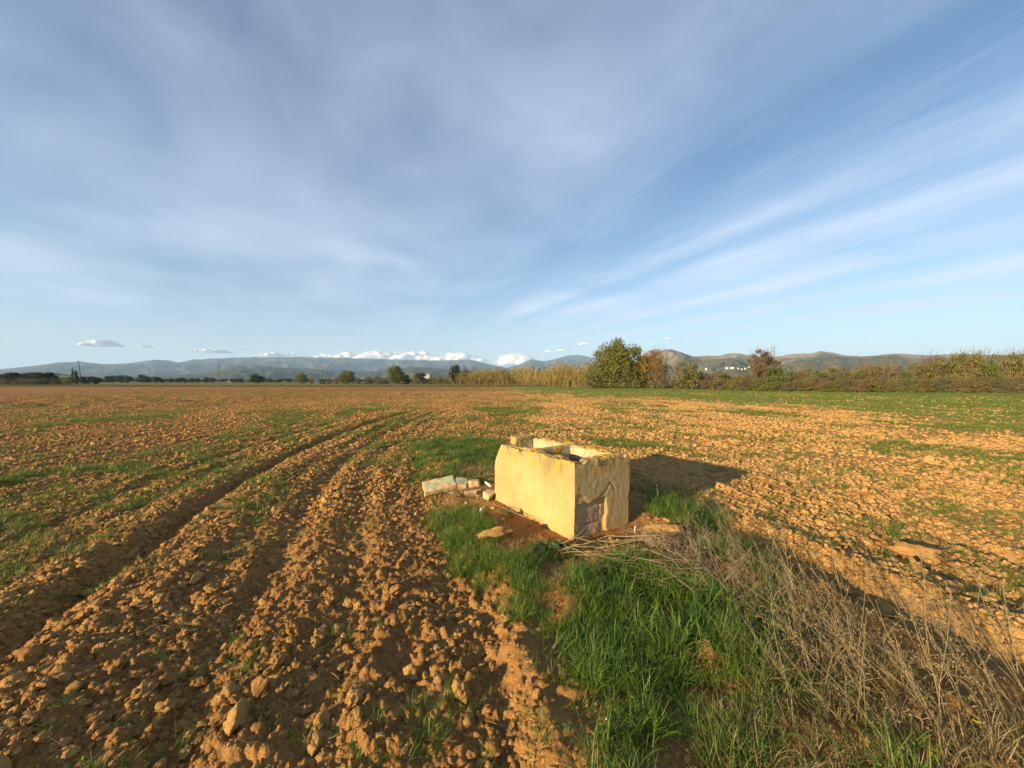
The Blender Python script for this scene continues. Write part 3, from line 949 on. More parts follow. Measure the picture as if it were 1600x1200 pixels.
# ------------------------------------------------------------------ rubble left of the trough
m_rub, nt = new_mat('pale_rubble')
P = nt.obj(); n1 = nt.noise(P, 1.6, 5, .6); n2_ = nt.noise(P, 7, 5, .7)
c = nt.mix(nt.ramp(n1, .35, .65), (0.46, 0.31, 0.15), (0.60, 0.46, 0.27))
c = nt.mix(nt.ramp(n2_, .5, .8, 0, .5), c, (0.30, 0.18, 0.08))
nt.out(c, .93, nt.bump(n2_, .6, .02), .1)
m_white, nt = new_mat('white_chip')
nt.out(nt.mix(nt.noise(nt.obj(), 3, 4), (0.58, 0.50, 0.38), (0.72, 0.66, 0.55)), .8, None, .2)
m_green, nt = new_mat('green_slab')
P = nt.obj(); n1 = nt.noise(P, 5.0, 5, .65); n2_ = nt.noise(P, 26, 5, .7)
sp = nt.n('ShaderNodeSeparateXYZ', {0: P})
c = nt.mix(nt.ramp(n2_, .35, .7), (0.30, 0.36, 0.19), (0.42, 0.45, 0.27))
peel = nt.ramp(nt.math('ADD', n1, nt.math('MULTIPLY', sp.outputs[0], -0.55)), .50, .56)
side = nt.ramp(sp.outputs[2], 0.030, 0.044)
c = nt.mix(nt.math('MAXIMUM', peel, nt.math('SUBTRACT', 1.0, side)), c, nt.mix(nt.ramp(n2_, .3, .7), (0.40, 0.25, 0.12), (0.58, 0.42, 0.23)))
nt.out(c, .9, nt.bump(n2_, .6, .012), .15)

def slab(px, py, dims, rz, tilt, label, seed, name='broken_slab'):
    x, y = px2w(px, py, 0.06)
    me = remesh_boxes([((-dims[0] / 2, -dims[1] / 2, -dims[2] / 2), (dims[0] / 2, dims[1] / 2, dims[2] / 2))], 0.012)
    def fn(co, no):
        co = co + no * (0.008 * n3(co, 14, seed))[:, None]
        co[:, 0] += 0.04 * (vnoise(co[:, 1] * 12, co[:, 2] * 3, seed) - .5) * np.sign(co[:, 0]) * sstep(dims[0] * .3, dims[0] * .5, np.abs(co[:, 0]))
        return co
    weather(me, fn)
    me.name = name
    o = link(name, me, None, m_green)
    o.location = (x, y, float(ground_h(np.array([x]), np.array([y]))[0]) + 0.085)
    o.rotation_euler = (tilt[0], tilt[1], rz)
    tag(o, label, 'slab')
slab(686, 764, (0.46, 0.26, 0.08), 0.30, (0.30, -0.16), 'larger broken slab with flaking pale green paint in the grass', 61)
slab(720, 762, (0.17, 0.20, 0.09), 0.10, (0.30, 0.10), 'smaller green-topped slab fragment right beside the larger green slab', 62)
stone(741, 766, 0.115, 'angular tan stone between the green slabs and the trough', m_rub, 'stone', 'rubble_stone', 21, (1.1, .9, .8), .45, 0.2, 9)
stone(735, 780, 0.095, 'brown stone lying under the angular tan stone by the trough', m_rub, 'stone', 'rubble_stone', 22, (1.3, .8, .7), .4, 0.1, 10)
stone(765, 785, 0.125, 'tan rubble block leaning on the left end of the trough', m_rub, 'stone', 'rubble_stone', 23, (1.1, 1, .9), .4, 0.9, 9)
stone(762, 768, 0.045, 'bright white stone behind the block at the trough end', m_white, 'stone', 'rubble_stone', 24, (1.7, .6, .6), 1.6, -0.7, 9, tilt=(0, .4))
stone(752, 802, 0.035, 'small upright white chip on the soil below the rubble', m_white, 'stone', 'rubble_stone', 25, (.7, .5, 1.5), .7, 0.4, 8, tilt=(0, .5))
stone(740, 797, 0.032, 'small buff pebble beside the upright white chip', m_rub, 'stone', 'rubble_stone', 26, (1.3, .8, .8), .5, 0.4, 9)
stone(993, 840, 0.03, 'curved white shard sticking up at the right foot of the trough', m_white, 'shard', 'white_shard', 27, (.45, .3, 1.9), .7, 0.6, 9, tilt=(0, .25))
for k, (px, py, s_) in enumerate(((705, 775, .035), (722, 772, .03), (728, 790, .028), (746, 783, .04), (757, 796, .025), (716, 784, .022), (748, 775, .035), (668, 770, .03), (770, 800, .03))):
    stone(px, py, s_, 'small angular rubble chip scattered around the green slabs', m_rub, 'stone', 'rubble_stone', 50 + k, (1.1, .8, .8), .4, k * 1.1, 8)['group'] = 'small rubble chips by the green slabs'
for k, (px, py) in enumerate(((949, 1146), (1302, 805), (590, 935), (452, 868), (625, 1140), (1120, 790))):
    stone(px, py, 0.009, 'tiny white pebble on the bare soil', m_white, 'pebble', 'white_pebble', 30 + k, (1, .8, .8), .5)['group'] = 'tiny white pebbles on the soil'

# ------------------------------------------------------------------ grass
def grass_mat(name, base, mid, tip, alt, trans=0.35, rough=0.45, spec=0.35):
    m, nt = new_mat(name)
    h = nt.attr('tip')
    r = nt.rand()
    c = nt.mix(nt.ramp(h, 0.0, 0.45), base, mid)
    c = nt.mix(nt.ramp(h, 0.5, 1.0), c, tip)
    c = nt.mix(nt.ramp(r, 0.3, 1.0, 0, 0.75), c, alt)
    c = nt.mix(nt.ramp(nt.noise(nt.pos(), 2.5, 3), .4, .7, 0, .6), c, nt.mix(.5, mid, alt))
    nt.out(c, rough, None, spec, trans)
    return m
m_lush = grass_mat('lush_grass', (0.045, 0.08, 0.010), (0.072, 0.155, 0.013), (0.18, 0.28, 0.038), (0.15, 0.215, 0.026))
m_sprout = grass_mat('field_sprouts', (0.09, 0.13, 0.018), (0.12, 0.19, 0.022), (0.20, 0.26, 0.04), (0.24, 0.23, 0.05))
m_lushdead = grass_mat('dead_blades', (0.16, 0.13, 0.04), (0.26, 0.22, 0.08), (0.36, 0.30, 0.13), (0.22, 0.20, 0.06))
m_dry = grass_mat('dry_grass', (0.20, 0.135, 0.06), (0.33, 0.235, 0.115), (0.47, 0.36, 0.19), (0.30, 0.20, 0.09), 0.2, 0.7, 0.2)
m_olive = grass_mat('olive_stems', (0.085, 0.095, 0.025), (0.15, 0.16, 0.045), (0.27, 0.25, 0.095), (0.31, 0.25, 0.12), 0.2, 0.6, 0.2)
m_stem = grass_mat('dry_stalk', (0.16, 0.115, 0.055), (0.22, 0.165, 0.085), (0.32, 0.25, 0.145), (0.17, 0.13, 0.07), 0.0, 0.8, 0.15)

def blades(seed, n, h0, h1, spread, droop, width, segs=4, lean=0.25, fan=1.0):
    g = np.random.default_rng(seed)
    mb = MB()
    for _ in range(n):
        a = g.uniform(0, 6.283); rad = spread * math.sqrt(g.random())
        ba = a + g.normal(0, 0.8) if fan else g.uniform(0, 6.283)
        base = np.array([rad * math.cos(a), rad * math.sin(a), -0.012])
        L = g.uniform(h0, h1); dr = droop * g.uniform(0.3, 1.5); le = lean * g.uniform(0.2, 1.6)
        t = np.linspace(0, 1, segs + 1)
        ang = le + dr * t ** 1.6                   # angle off vertical along the blade
        ds = L / segs
        out = np.concatenate([[0], np.cumsum(np.sin((ang[1:] + ang[:-1]) / 2) * ds)])
        up = np.concatenate([[0], np.cumsum(np.cos((ang[1:] + ang[:-1]) / 2) * ds)])
        d = np.array([math.cos(ba), math.sin(ba), 0]); s = np.array([-d[1], d[0], 0])
        tw = g.normal(0, 0.5)
        s = s * math.cos(tw) + np.array([0, 0, 1]) * math.sin(tw) * 0.6
        p = base + out[:, None] * d + up[:, None] * np.array([0, 0, 1])
        w = width * g.uniform(0.6, 1.3) * np.array([0.7 + 0.5 * q - 1.15 * q * q for q in t]) ; w[-1] = 0
        lft, rgt = p - s * w[:, None], p + s * w[:, None]
        v = np.concatenate([np.stack([lft[:-1], rgt[:-1]], 1).reshape(-1, 3), p[-1:]])
        tt = np.concatenate([np.repeat(t[:-1], 2), [1.0]])
        f4 = [(2 * q, 2 * q + 1, 2 * q + 3, 2 * q + 2) for q in range(segs - 1)]
        b0 = mb.n
        mb.add(v, f4, tt)
        mb.f3.append(np.array([(2 * segs - 2, 2 * segs - 1, 2 * segs)]) + b0)
    return mb

lush = protos('lush_tuft', [blades(k, 20, 0.5, 1.2, 0.30, 1.6, 0.016, 5, 0.32).mesh('lush_tuft', m_lush, True, 'tip') for k in range(7)] + [blades(200 + k, 9, 0.4, 1.0, 0.35, 1.6, 0.013, 5, 0.6).mesh('dead_tuft', m_lushdead, True, 'tip') for k in range(2)])
fine_t = protos('sprout_tuft', [blades(40 + k, 12, 0.5, 1.1, 0.42, 1.2, 0.040, 3, 0.45).mesh('sprout_tuft', m_sprout, True, 'tip') for k in range(6)])
dry_t = protos('dry_tuft', [blades(60 + k, 18, 0.5, 1.15, 0.25, 1.3, 0.014, 4, 0.55).mesh('dry_tuft', m_dry, True, 'tip') for k in range(5)])

def poly_pts(px_poly, dens, edge=0.08, z=0.03):
    poly = np.array([px2w(a, b, z) for a, b in px_poly])
    lo, hi = poly.min(0) - edge, poly.max(0) + edge
    n = int(dens * np.prod(hi - lo))
    x = rng.uniform(lo[0], hi[0], n); y = rng.uniform(lo[1], hi[1], n)
    ex = (fbm(x * 4, y * 4, 201, 2) - .5) * edge * 4; ey = (fbm(x * 4 + 9, y * 4, 207, 2) - .5) * edge * 4
    k = in_poly(x + ex + rng.normal(0, edge * .35, n), y + ey + rng.normal(0, edge * .35, n), poly)
    k &= ~in_trough(x, y, 0.03)
    return x[k], y[k]

GL = []  # lush: x, y, size
def lush_patch(px_poly, dens, h0, h1, thin=0.35, z=0.03, edge=0.08):
    x, y = poly_pts(px_poly, dens, edge, z)
    k = rng.random(len(x)) < np.clip((fbm(x * 3.2, y * 3.2, 211, 3) - thin) * 5, 0.02, 1)
    x, y = x[k], y[k]
    s = rng.uniform(h0, h1, len(x)) * (0.65 + 0.7 * fbm(x * 2, y * 2, 217, 2))
    GL.append((x, y, s))
lush_patch([(835, 1000), (880, 955), (900, 905), (965, 890), (1050, 905), (1120, 930), (1180, 985), (1190, 1080), (1200, 1400), (960, 1400), (905, 1150), (870, 1080)], 640, 0.11, 0.19, 0.28)
lush_patch([(675, 800), (735, 795), (770, 850), (800, 885), (870, 895), (895, 925), (850, 1000), (800, 965), (720, 900), (685, 850)], 640, 0.08, 0.14, 0.22)
lush_patch([(1000, 765), (1060, 780), (1120, 810), (1180, 850), (1260, 910), (1230, 985), (1170, 950), (1130, 900), (1080, 850), (1020, 800)], 420, 0.10, 0.19, 0.36)
lush_patch([(636, 700), (690, 682), (790, 690), (772, 740), (705, 752), (690, 800), (650, 775)], 300, 0.09, 0.16, 0.36, 0.05)
lush_patch([(560, 672), (640, 645), (760, 655), (800, 690), (640, 712), (590, 700)], 24, 0.10, 0.18, 0.44, 0.05, 0.3)
lush_patch([(838, 848), (900, 862), (1000, 852), (1015, 868), (930, 892), (850, 884)], 300, 0.05, 0.11, 0.42)
lush_patch([(1180, 960), (1300, 985), (1420, 1100), (1480, 1400), (1180, 1400)], 330, 0.08, 0.17, 0.42)
# single green tufts out on the bare ground
spots = [(375, 1010, .10, 9), (345, 1045, .08, 7), (395, 1118, .06, 4), (510, 1000, .06, 2), (1325, 862, .14, 14), (1290, 955, .10, 5), (210, 745, .18, 18), (240, 738, .16, 14), (180, 760, .14, 10),
         (60, 800, .16, 14), (30, 812, .15, 14), (90, 795, .14, 10), (120, 870, .10, 10), (150, 885, .08, 6), (620, 660, .3, 12), (630, 672, .3, 12), (600, 690, .22, 10), (580, 722, .18, 8), (475, 770, .10, 6),
         (490, 735, .16, 8), (700, 655, .3, 10), (425, 790, .1, 6), (1100, 662, .3, 20), (1060, 680, .25, 14), (985, 664, .3, 14), (1020, 668, .3, 16), (1335, 740, .2, 18), (1370, 745, .2, 16), (1300, 735, .18, 10),
         (1460, 728, .16, 10), (1500, 735, .14, 10), (1560, 752, .12, 10), (1520, 705, .2, 10), (1600, 715, .2, 10), (1475, 770, .1, 6), (1560, 815, .09, 8), (1495, 800, .06, 4), (1250, 705, .2, 10), (1190, 690, .25, 12),
         (540, 1085, .06, 3), (450, 1135, .05, 3), (640, 1145, .09, 8), (660, 1165, .08, 6), (590, 1190, .08, 5), (150, 1195, .08, 8), (190, 1190, .07, 6), (20, 1140, .06, 4), (690, 1110, .06, 5), (830, 1075, .07, 6),
         (545, 820, .08, 8), (560, 990, .05, 5), (820, 1180, .1, 8), (880, 1190, .1, 7), (20, 700, .3, 14), (140, 690, .3, 12), (300, 660, .5, 14), (1260, 780, .1, 6), (1130, 770, .14, 8), (1090, 745, .14, 6)]
for (px, py, sp, n) in spots:
    x0, y0 = px2w(px, py, 0.03)
    x = x0 + rng.normal(0, sp * 1.3, n); y = y0 + rng.normal(0, sp, n)
    GL.append((x, y, rng.uniform(0.05, 0.115, n)))
gx, gy, gs = (np.concatenate([g[k] for g in GL]) for k in range(3))
k = ~in_trough(gx, gy, 0.02); gx, gy, gs = gx[k], gy[k], gs[k]
gz = ground_h(gx, gy)
n = len(gx)
scatter('lush_grass', lush, np.stack([gx, gy, gz], -1), rng.choice(9, n, p=[.13] * 7 + [.045] * 2), np.stack([rng.normal(0, .2, n), rng.normal(0, .2, n), rng.uniform(0, 6.28, n)], -1), gs)

# thin sprouts over both fields, thicker in the far right band
SX, SY, SS = [], [], []
for (r0, r1, n, s0, s1, amt) in ((1.3, 4.5, 4500, 0.022, 0.05, .5), (4, 10, 32000, 0.04, 0.095, 1), (9, 22, 80000, 0.06, 0.13, 1), (18, 45, 60000, 0.08, 0.17, 1), (40, 75, 40000, 0.13, 0.24, 1)):
    x, y = wedge(n, r0, r1)
    g = green_cover(x, y) * amt
    clump = sstep(.46, .60, fbm(x * 2.2, y * 2.2, 231, 3))
    k = rng.random(n) < g * (0.08 + 1.1 * clump) + 0.014
    k &= ~in_trough(x, y, 0.03)
    k &= y < np.interp(x, HEDGE[:, 0], HEDGE[:, 1]) - 1.0
    k &= ~((strip_mask(x, y) > .5) & (np.hypot(x, y) < 5))
    x, y = x[k], y[k]
    SX.append(x); SY.append(y); SS.append(rng.uniform(s0, s1, len(x)))
sx_, sy_, ss_ = map(np.concatenate, (SX, SY, SS))
n = len(sx_)
scatter('field_sprouts', fine_t, np.stack([sx_, sy_, ground_h(sx_, sy_)], -1), rng.integers(0, 6, n), np.stack([rng.normal(0, .15, n), rng.normal(0, .15, n), rng.uniform(0, 6.28, n)], -1), ss_)

# straw-coloured dead grass
DX, DY, DS = [], [], []
def dry_patch(px_poly, dens, h0, h1, edge=.1):
    x, y = poly_pts(px_poly, dens, edge)
    DX.append(x); DY.append(y); DS.append(rng.uniform(h0, h1, len(x)))
dry_patch([(690, 770), (740, 775), (745, 815), (700, 825), (680, 800)], 130, .09, .17)
dry_patch([(730, 735), (775, 735), (772, 757), (735, 757)], 110, .08, .15)
dry_patch([(1000, 840), (1100, 830), (1200, 900), (1260, 960), (1200, 990), (1100, 930), (1030, 900)], 150, .08, .17)
dry_patch([(1190, 985), (1330, 980), (1440, 1100), (1600, 1130), (1620, 1300), (1200, 1300)], 80, .10, .20)
dry_patch([(760, 815), (850, 850), (900, 880), (830, 880), (770, 850)], 90, .05, .10)
dry_patch([(840, 900), (960, 880), (1010, 930), (900, 1000)], 70, .06, .12)
dry_patch([(20, 1140), (210, 1100), (300, 1200), (20, 1250)], 18, .06, .10)
x, y = wedge(2600, 1.6, 14); k = strip_mask(x, y) < .6; x, y = x[k], y[k]
k = fbm(x * .9, y * .9, 241, 3) > .53; x, y = x[k], y[k]
DX.append(x); DY.append(y); DS.append(rng.uniform(.02, .05, len(x)))
dx_, dy_, ds_ = map(np.concatenate, (DX, DY, DS))
k = ~in_trough(dx_, dy_, .02); dx_, dy_, ds_ = dx_[k], dy_[k], ds_[k]
n = len(dx_)
scatter('dry_grass', dry_t, np.stack([dx_, dy_, ground_h(dx_, dy_)], -1), rng.integers(0, 5, n), np.stack([rng.normal(0, .25, n), rng.normal(0, .25, n), rng.uniform(0, 6.28, n)], -1), ds_)

# straw lying on the ploughed ground
mb = MB()
x, y = wedge(1500, 1.4, 7); k = (strip_mask(x, y) < .5) & (x < 1.5); x, y = x[k], y[k]
z = ground_h(x, y)
for a, b, c0 in zip(x, y, z):
    t = rng.uniform(0, 6.28); L = rng.uniform(.015, .055); tl = rng.normal(0, .35)
    d = np.array([math.cos(t) * math.cos(tl), math.sin(t) * math.cos(tl), math.sin(tl)]) * L
    p = np.array([a, b, c0 + .008 + abs(d[2])])
    mb.tube([p - d, p + np.array([0, 0, rng.normal(0, .006)]), p + d], [.0016, .0018, .0014], 4, rng.random())
tag(link('straw', mb.mesh('straw', m_dry, True, 'tip')), kind='stuff')

# ------------------------------------------------------------------ dry weeds on the right of the strip
def stalk(mb, g, base, L, lean, az, r0=0.0028, twigs=5, knobs=True, wob=0.17, sides=5):
    n = 8
    t = np.linspace(0, 1, n)
    ang = lean + wob * np.cumsum(g.normal(0, 0.8, n))
    az_ = az + wob * np.cumsum(g.normal(0, 0.6, n))
    ds = L / (n - 1)
    d = np.stack([np.sin(ang) * np.cos(az_), np.sin(ang) * np.sin(az_), np.cos(ang)], -1)
    p = base + np.concatenate([[np.zeros(3)], np.cumsum(d[:-1] * ds, axis=0)])
    mb.tube(p, r0 * (1 - 0.72 * t), sides, 0.25 + 0.6 * t)
    for _ in range(twigs):
        q = g.uniform(.25, .98); i0 = int(q * (n - 1)); i0 = min(i0, n - 2); fr = q * (n - 1) - i0
        b = p[i0] * (1 - fr) + p[i0 + 1] * fr
        l2 = L * g.uniform(.06, .22) * (1.15 - q)+.012
        dd = d[i0] + g.normal(0, .6, 3); dd /= np.linalg.norm(dd)
        e = b + dd * l2; m_ = (b + e) / 2 + g.normal(0, l2 * .1, 3)
        mb.tube([b, m_, e], [r0 * .5, r0 * .4, r0 * .25], 4, .6)
        if knobs:
            for _k in range(g.integers(1, 3)):
                kk = b + (e - b) * g.uniform(.4, 1)
                knob(mb, kk, r0 * g.uniform(.9, 1.7), g)
    return p

def knob(mb, c0, s, g):
    v, f = ICO[1]
    mb.add(v[:] * s * np.array([1, 1, 1.5]) + c0, f, .3)

def weed_mesh(seed, stalks, L0, L1, lean, az, mat, twigs=6, spread=.05, r0=.0028, lsd=.22):
    g = np.random.default_rng(seed); mb = MB()
    for _ in range(stalks):
        b = np.array([g.normal(0, spread), g.normal(0, spread), -.03])
        stalk(mb, g, b, g.uniform(L0, L1), abs(lean + g.normal(0, lsd)), az + g.normal(0, .7), r0 * g.uniform(.7, 1.2), twigs)
    return mb.mesh('dry_weed', mat, True, 'tip')

LEFT_BACK = math.atan2(0.35, -0.95)
weeds = [weed_mesh(900 + k, 4 + k % 3, .40, .85, .55, LEFT_BACK, m_stem, 9, .06) for k in range(6)]
up_weeds = [weed_mesh(930 + k, 3 + k % 2, .25, .45, .12, LEFT_BACK, m_stem, 11, .03, .0026) for k in range(3)]
def put(name, me, px, py, sc, rz, label, cat, group=None, z=.02):
    x, y = px2w(px, py, z)
    o = link(name, me)
    o.location = (x, y, float(ground_h(np.array([x]), np.array([y]))[0])); o.scale = (sc, sc, sc); o.rotation_euler = (0, 0, rz)
    tag(o, label, cat, group)
    return o
put('dry_weed', up_weeds[0], 1030, 800, 1.0, 0.2, 'pale dry weed standing against the dark shadow beside the trough corner', 'weed')
put('dry_weed', up_weeds[1], 1098, 808, .85, 1.0, 'thin upright dry weed in front of the middle of the trough shadow', 'weed')
put('dry_weed', up_weeds[2], 1068, 842, 1.0, 2.0, 'branched dry weed below the trough shadow on the grassy bank', 'weed')
put('dry_weed', weeds[0], 1150, 858, .8, .3, 'dry weed with crossing stems in the green grass right of the trough', 'weed')
for k, (px, py, sc) in enumerate(((1125, 880, .6), (1170, 900, .65), (1215, 925, .6), (1260, 960, .8), (1240, 1010, .75), (1300, 1010, .9), (1340, 1050, .95), (1390, 1075, .95), (1365, 1110, .9),
                                  (1430, 1100, 1.0), (1460, 1150, 1.0), (1520, 1130, .9), (1560, 1120, .9), (1590, 1160, .9), (1500, 1190, .85), (1420, 1190, .8), (1340, 1170, .75), (1280, 1130, .7), (1600, 1080, .8), (1630, 1130, 1.0), (1545, 1060, .8))):
    put('dry_weed', weeds[k % 6], px, py, sc, rng.uniform(-.5, .5), 'tall straggling dry weed leaning left over the ditch at lower right', 'weed', 'straggling dry weeds along the ditch')

m_branch0 = grass_mat('pale_twigs', (0.24, 0.17, 0.10), (0.34, 0.26, 0.16), (0.44, 0.35, 0.23), (0.28, 0.21, 0.13), 0.0, 0.8, 0.15)
# tangle of fine half-dry stems under them
def tangle(name, px_poly, dens, L0, L1, mat, lean, seed, r0=.0013):
    g = np.random.default_rng(seed); mb = MB()
    x, y = poly_pts(px_poly, dens, .06)
    z = ground_h(x, y)
    for a, b, c0 in zip(x, y, z):
        stalk(mb, g, np.array([a, b, c0 - .01]), g.uniform(L0, L1), g.uniform(lean * .4, lean * 1.4), g.uniform(0, 6.28) if g.random() < .5 else LEFT_BACK + g.normal(0, .6),
              r0 * g.uniform(.7, 1.3), g.integers(1, 4), g.random() < .35, .2, 3)
    tag(link(name, mb.mesh(name, mat, True, 'tip')), kind='stuff')
tangle('olive_undergrowth', [(1130, 1010), (1240, 960), (1330, 1010), (1420, 1080), (1600, 1130), (1640, 1300), (1150, 1350)], 850, .08, .25, m_olive, .75, 1)
tangle('brown_undergrowth', [(1080, 860), (1150, 870), (1250, 940), (1340, 1000), (1450, 1080), (1640, 1110), (1640, 1250), (1300, 1150), (1180, 1000), (1090, 920)], 250, .10, .34, m_stem, .8, 2)

tangle('arching_twigs', [(990, 850), (1060, 835), (1130, 850), (1210, 900), (1280, 960), (1230, 1000), (1140, 950), (1050, 905)], 260, .18, .42, m_branch0, 1.05, 3, .0019)

# ------------------------------------------------------------------ cut branches at the foot of the trough
m_branch, nt = new_mat('bleached_branch')
n1 = nt.noise(nt.scalev(nt.obj(), (30, 30, 30)), 1, 4)
nt.out(nt.mix(n1, (0.17, 0.12, 0.07), (0.34, 0.26, 0.165)), .85, nt.bump(n1, .4, .003), .15)
BR = [((868, 868), (1000, 888), .09, .0055), ((885, 862), (1060, 880), .10, .006), ((930, 852), (1058, 892), .13, .006), ((880, 872), (1030, 900), .07, .005), ((950, 890), (1075, 925), .06, .006),
      ((1020, 905), (1078, 922), .05, .0065), ((875, 860), (965, 905), .08, .004), ((900, 880), (1085, 915), .07, .004), ((890, 870), (920, 838), .12, .004), ((872, 866), (985, 872), .12, .0045),
      ((910, 895), (1010, 915), .05, .004), ((940, 868), (1085, 902), .10, .005), ((1000, 880), (1120, 935), .10, .005), ((1010, 895), (1135, 955), .08, .0045), ((1040, 885), (1150, 930), .12, .0045), ((980, 905), (1090, 950), .06, .004), ((1060, 900), (1175, 965), .10, .0045),
      ((830, 815), (770, 795), .05, .006)]
for k, (p0, p1, hz, rad) in enumerate(BR):
    g = np.random.default_rng(1200 + k)
    a = np.array(px2w(*p0, .06)); b = np.array(px2w(*p1, .06))
    t = np.linspace(0, 1, 9)
    L = np.linalg.norm(b - a)
    xy = a + (b - a) * t[:, None] + np.cumsum(g.normal(0, .022, (9, 2)), axis=0)
    zg = ground_h(xy[:, 0], xy[:, 1], False)
    z = np.maximum(zg + .02, zg + .02 + hz * np.sin(np.pi * np.clip(t * .9 + .1, 0, 1)) + np.cumsum(g.normal(0, .006, 9)))
    p = np.column_stack([xy, z]); org = p[0].copy(); p -= org
    rad *= .8
    mb = MB(); mb.tube(p, rad * (1 - .65 * t) * (1 + .18 * g.normal(size=9)), 6)
    o = empty('dry_branch', tuple(org))
    link('main_stem', mb.mesh('main_stem', m_branch), o)
    for j in range(g.integers(5, 10)):
        i0 = g.integers(2, 8); d = (p[i0] - p[i0 - 1]); d /= np.linalg.norm(d); d = d + g.normal(0, .5, 3); d[2] = abs(d[2]) * .5; d /= np.linalg.norm(d)
        l2 = g.uniform(.08, .22)
        q = p[i0] + d * l2 * np.linspace(0, 1, 5)[:, None] + np.cumsum(g.normal(0, .007, (5, 3)), axis=0)
        q[0] = p[i0]
        mt = MB(); mt.tube(q, rad * .45 * (1 - .6 * np.linspace(0, 1, 5)), 4)
        link('twig', mt.mesh('twig', m_branch), o)
    if k == len(BR) - 1:
        tag(o, 'single pale stick leaning against the lit wall of the trough', 'branch')
    else:
        tag(o, 'bleached dry branch in the brushwood heap at the foot of the trough', 'branch', 'brushwood heap at the trough foot')

# ------------------------------------------------------------------ leafy weeds and flowers
m_leaf, nt = new_mat('weed_leaf')
r = nt.rand()
c = nt.mix(nt.ramp(r, 0, 1), (0.055, 0.10, 0.022), (0.10, 0.15, 0.04))
nt.out(nt.mix(nt.ramp(nt.noise(nt.obj(), 30, 4), .4, .7), c, (0.13, 0.17, 0.06)), .5, None, .3, .25)
def leaf_mesh(seed, L, W, arch):
    g = np.random.default_rng(seed); n = 9; t = np.linspace(0, 1, n)
    w = W * np.sin(np.pi * np.clip(t * .93 + .05, 0, 1)) ** .8 * (1 + .35 * np.sin(t * 26 + seed))
    out, up = L * t * (1 - .25 * arch * t), L * arch * (t * .9 - t * t)
    mid = np.column_stack([out, np.zeros(n), up]); l = mid + np.column_stack([0 * t, -w, w * .35]); r_ = mid + np.column_stack([0 * t, w, w * .35])
    v = np.stack([l, mid, r_], 1).reshape(-1, 3)
    f = []
    for i in range(n - 1):
        b = i * 3
        f += [(b, b + 1, b + 4, b + 3), (b + 1, b + 2, b + 5, b + 4)]
    return np_mesh('leaf', v, np.array(f), True, None, m_leaf)
leaves = [leaf_mesh(k, 1.0, .13 + .03 * k, .7 + .2 * k) for k in range(4)]
def rosette(px, py, size, n, label):
    x, y = px2w(px, py, .03)
    o = empty('leafy_weed', (x, y, float(ground_h(np.array([x]), np.array([y]))[0])))
    for k in range(n):
        l = link('leaf', leaves[k % 4], o)
        s = size * random.uniform(.6, 1.15); l.scale = (s, s, s)
        l.rotation_euler = (random.gauss(0, .2), -random.uniform(.1, .9), k * 2.4 + random.gauss(0, .2))
    tag(o, label, 'weed')
rosette(852, 872, .17, 13, 'dark leafy weed rosette by the near lit corner of the trough')
rosette(875, 866, .14, 10, 'smaller leafy weed right at the near corner of the trough')
rosette(795, 812, .11, 10, 'spiky green weed in front of the lit trough wall')
rosette(1210, 985, .17, 12, 'broad-leaved green weed among the dry stems right of the tall grass')
rosette(1240, 1010, .14, 9, 'low leafy weed below the broad-leaved one near the ditch')
rosette(1100, 885, .10, 8, 'pale leafy weed beside the earth heap right of the brushwood')
rosette(985, 862, .08, 8, 'tiny leafy weed under the shaded end of the trough')

m_petal, nt = new_mat('yellow_petal'); nt.out((0.75, 0.60, 0.02), .6, None, .2, .3)
m_gst, nt = new_mat('green_stem'); nt.out((0.14, 0.19, 0.05), .6, None, .2)
def flower(px, py, z, n, label):
    x, y = px2w(px, py, z)
    g = float(ground_h(np.array([x]), np.array([y - .05]))[0])
    o = empty('yellow_flower', (x, y - .03, g))
    mb = MB(); top = np.array([0, .03, z - g]); mb.tube([(0, 0, -.02), (.01, .012, top[2] * .5), top], [.002, .0017, .0013], 5)
    link('stem', mb.mesh('stem', m_gst), o)
    for f in range(n):
        c0 = top + np.array([random.gauss(0, .009), random.gauss(0, .009), random.gauss(.002, .006)])
        for q in range(4):
            t = q * math.pi / 2 + f
            d = np.array([math.cos(t), math.sin(t), .35]) * .0085; s = np.array([-math.sin(t), math.cos(t), 0]) * .0042
            mp = MB(); mp.add([c0, c0 + d * .6 + s, c0 + d * 1.05, c0 + d * .6 - s], [(0, 1, 2, 3)])
            link('petal', mp.mesh('petal', m_petal), o)
    tag(o, label, 'flower')
flower(1462, 1181, .14, 6, 'bright yellow flower head at the bottom right among dry stems')
flower(1521, 1129, .16, 3, 'small yellow flower in the dry stems above the larger one')

# ------------------------------------------------------------------ trees and bushes
def leaf_mat(name, a, b, c2, trans=0.25):
    m, nt = new_mat(name)
    v = nt.attr('tip')
    c = nt.mix(nt.ramp(v, 0.0, 0.6), a, b)
    c = nt.mix(nt.ramp(v, 0.6, 1.0, 0, .8), c, c2)
    r = nt.rand()
    c = nt.mix(nt.ramp(r, 0.0, 1.0, 0.0, 0.35), c, nt.mix(1.0, c, (1.12, .98, .85), 'MULTIPLY'))
    nt.out(c, .6, None, .2, trans)
    return m
m_bark, nt = new_mat('bark'); nt.out(nt.mix(nt.noise(nt.obj(), 6, 4), (0.085, 0.06, 0.042), (0.17, 0.13, 0.095)), .9, None, .1)
m_twig, nt = new_mat('bare_twigs'); nt.out(nt.mix(nt.rand(), (0.13, 0.085, 0.055), (0.21, 0.145, 0.09)), .9, None, .1)
L_oak = leaf_mat('oak_leaves', (0.085, 0.095, 0.020), (0.14, 0.145, 0.032), (0.21, 0.195, 0.05))
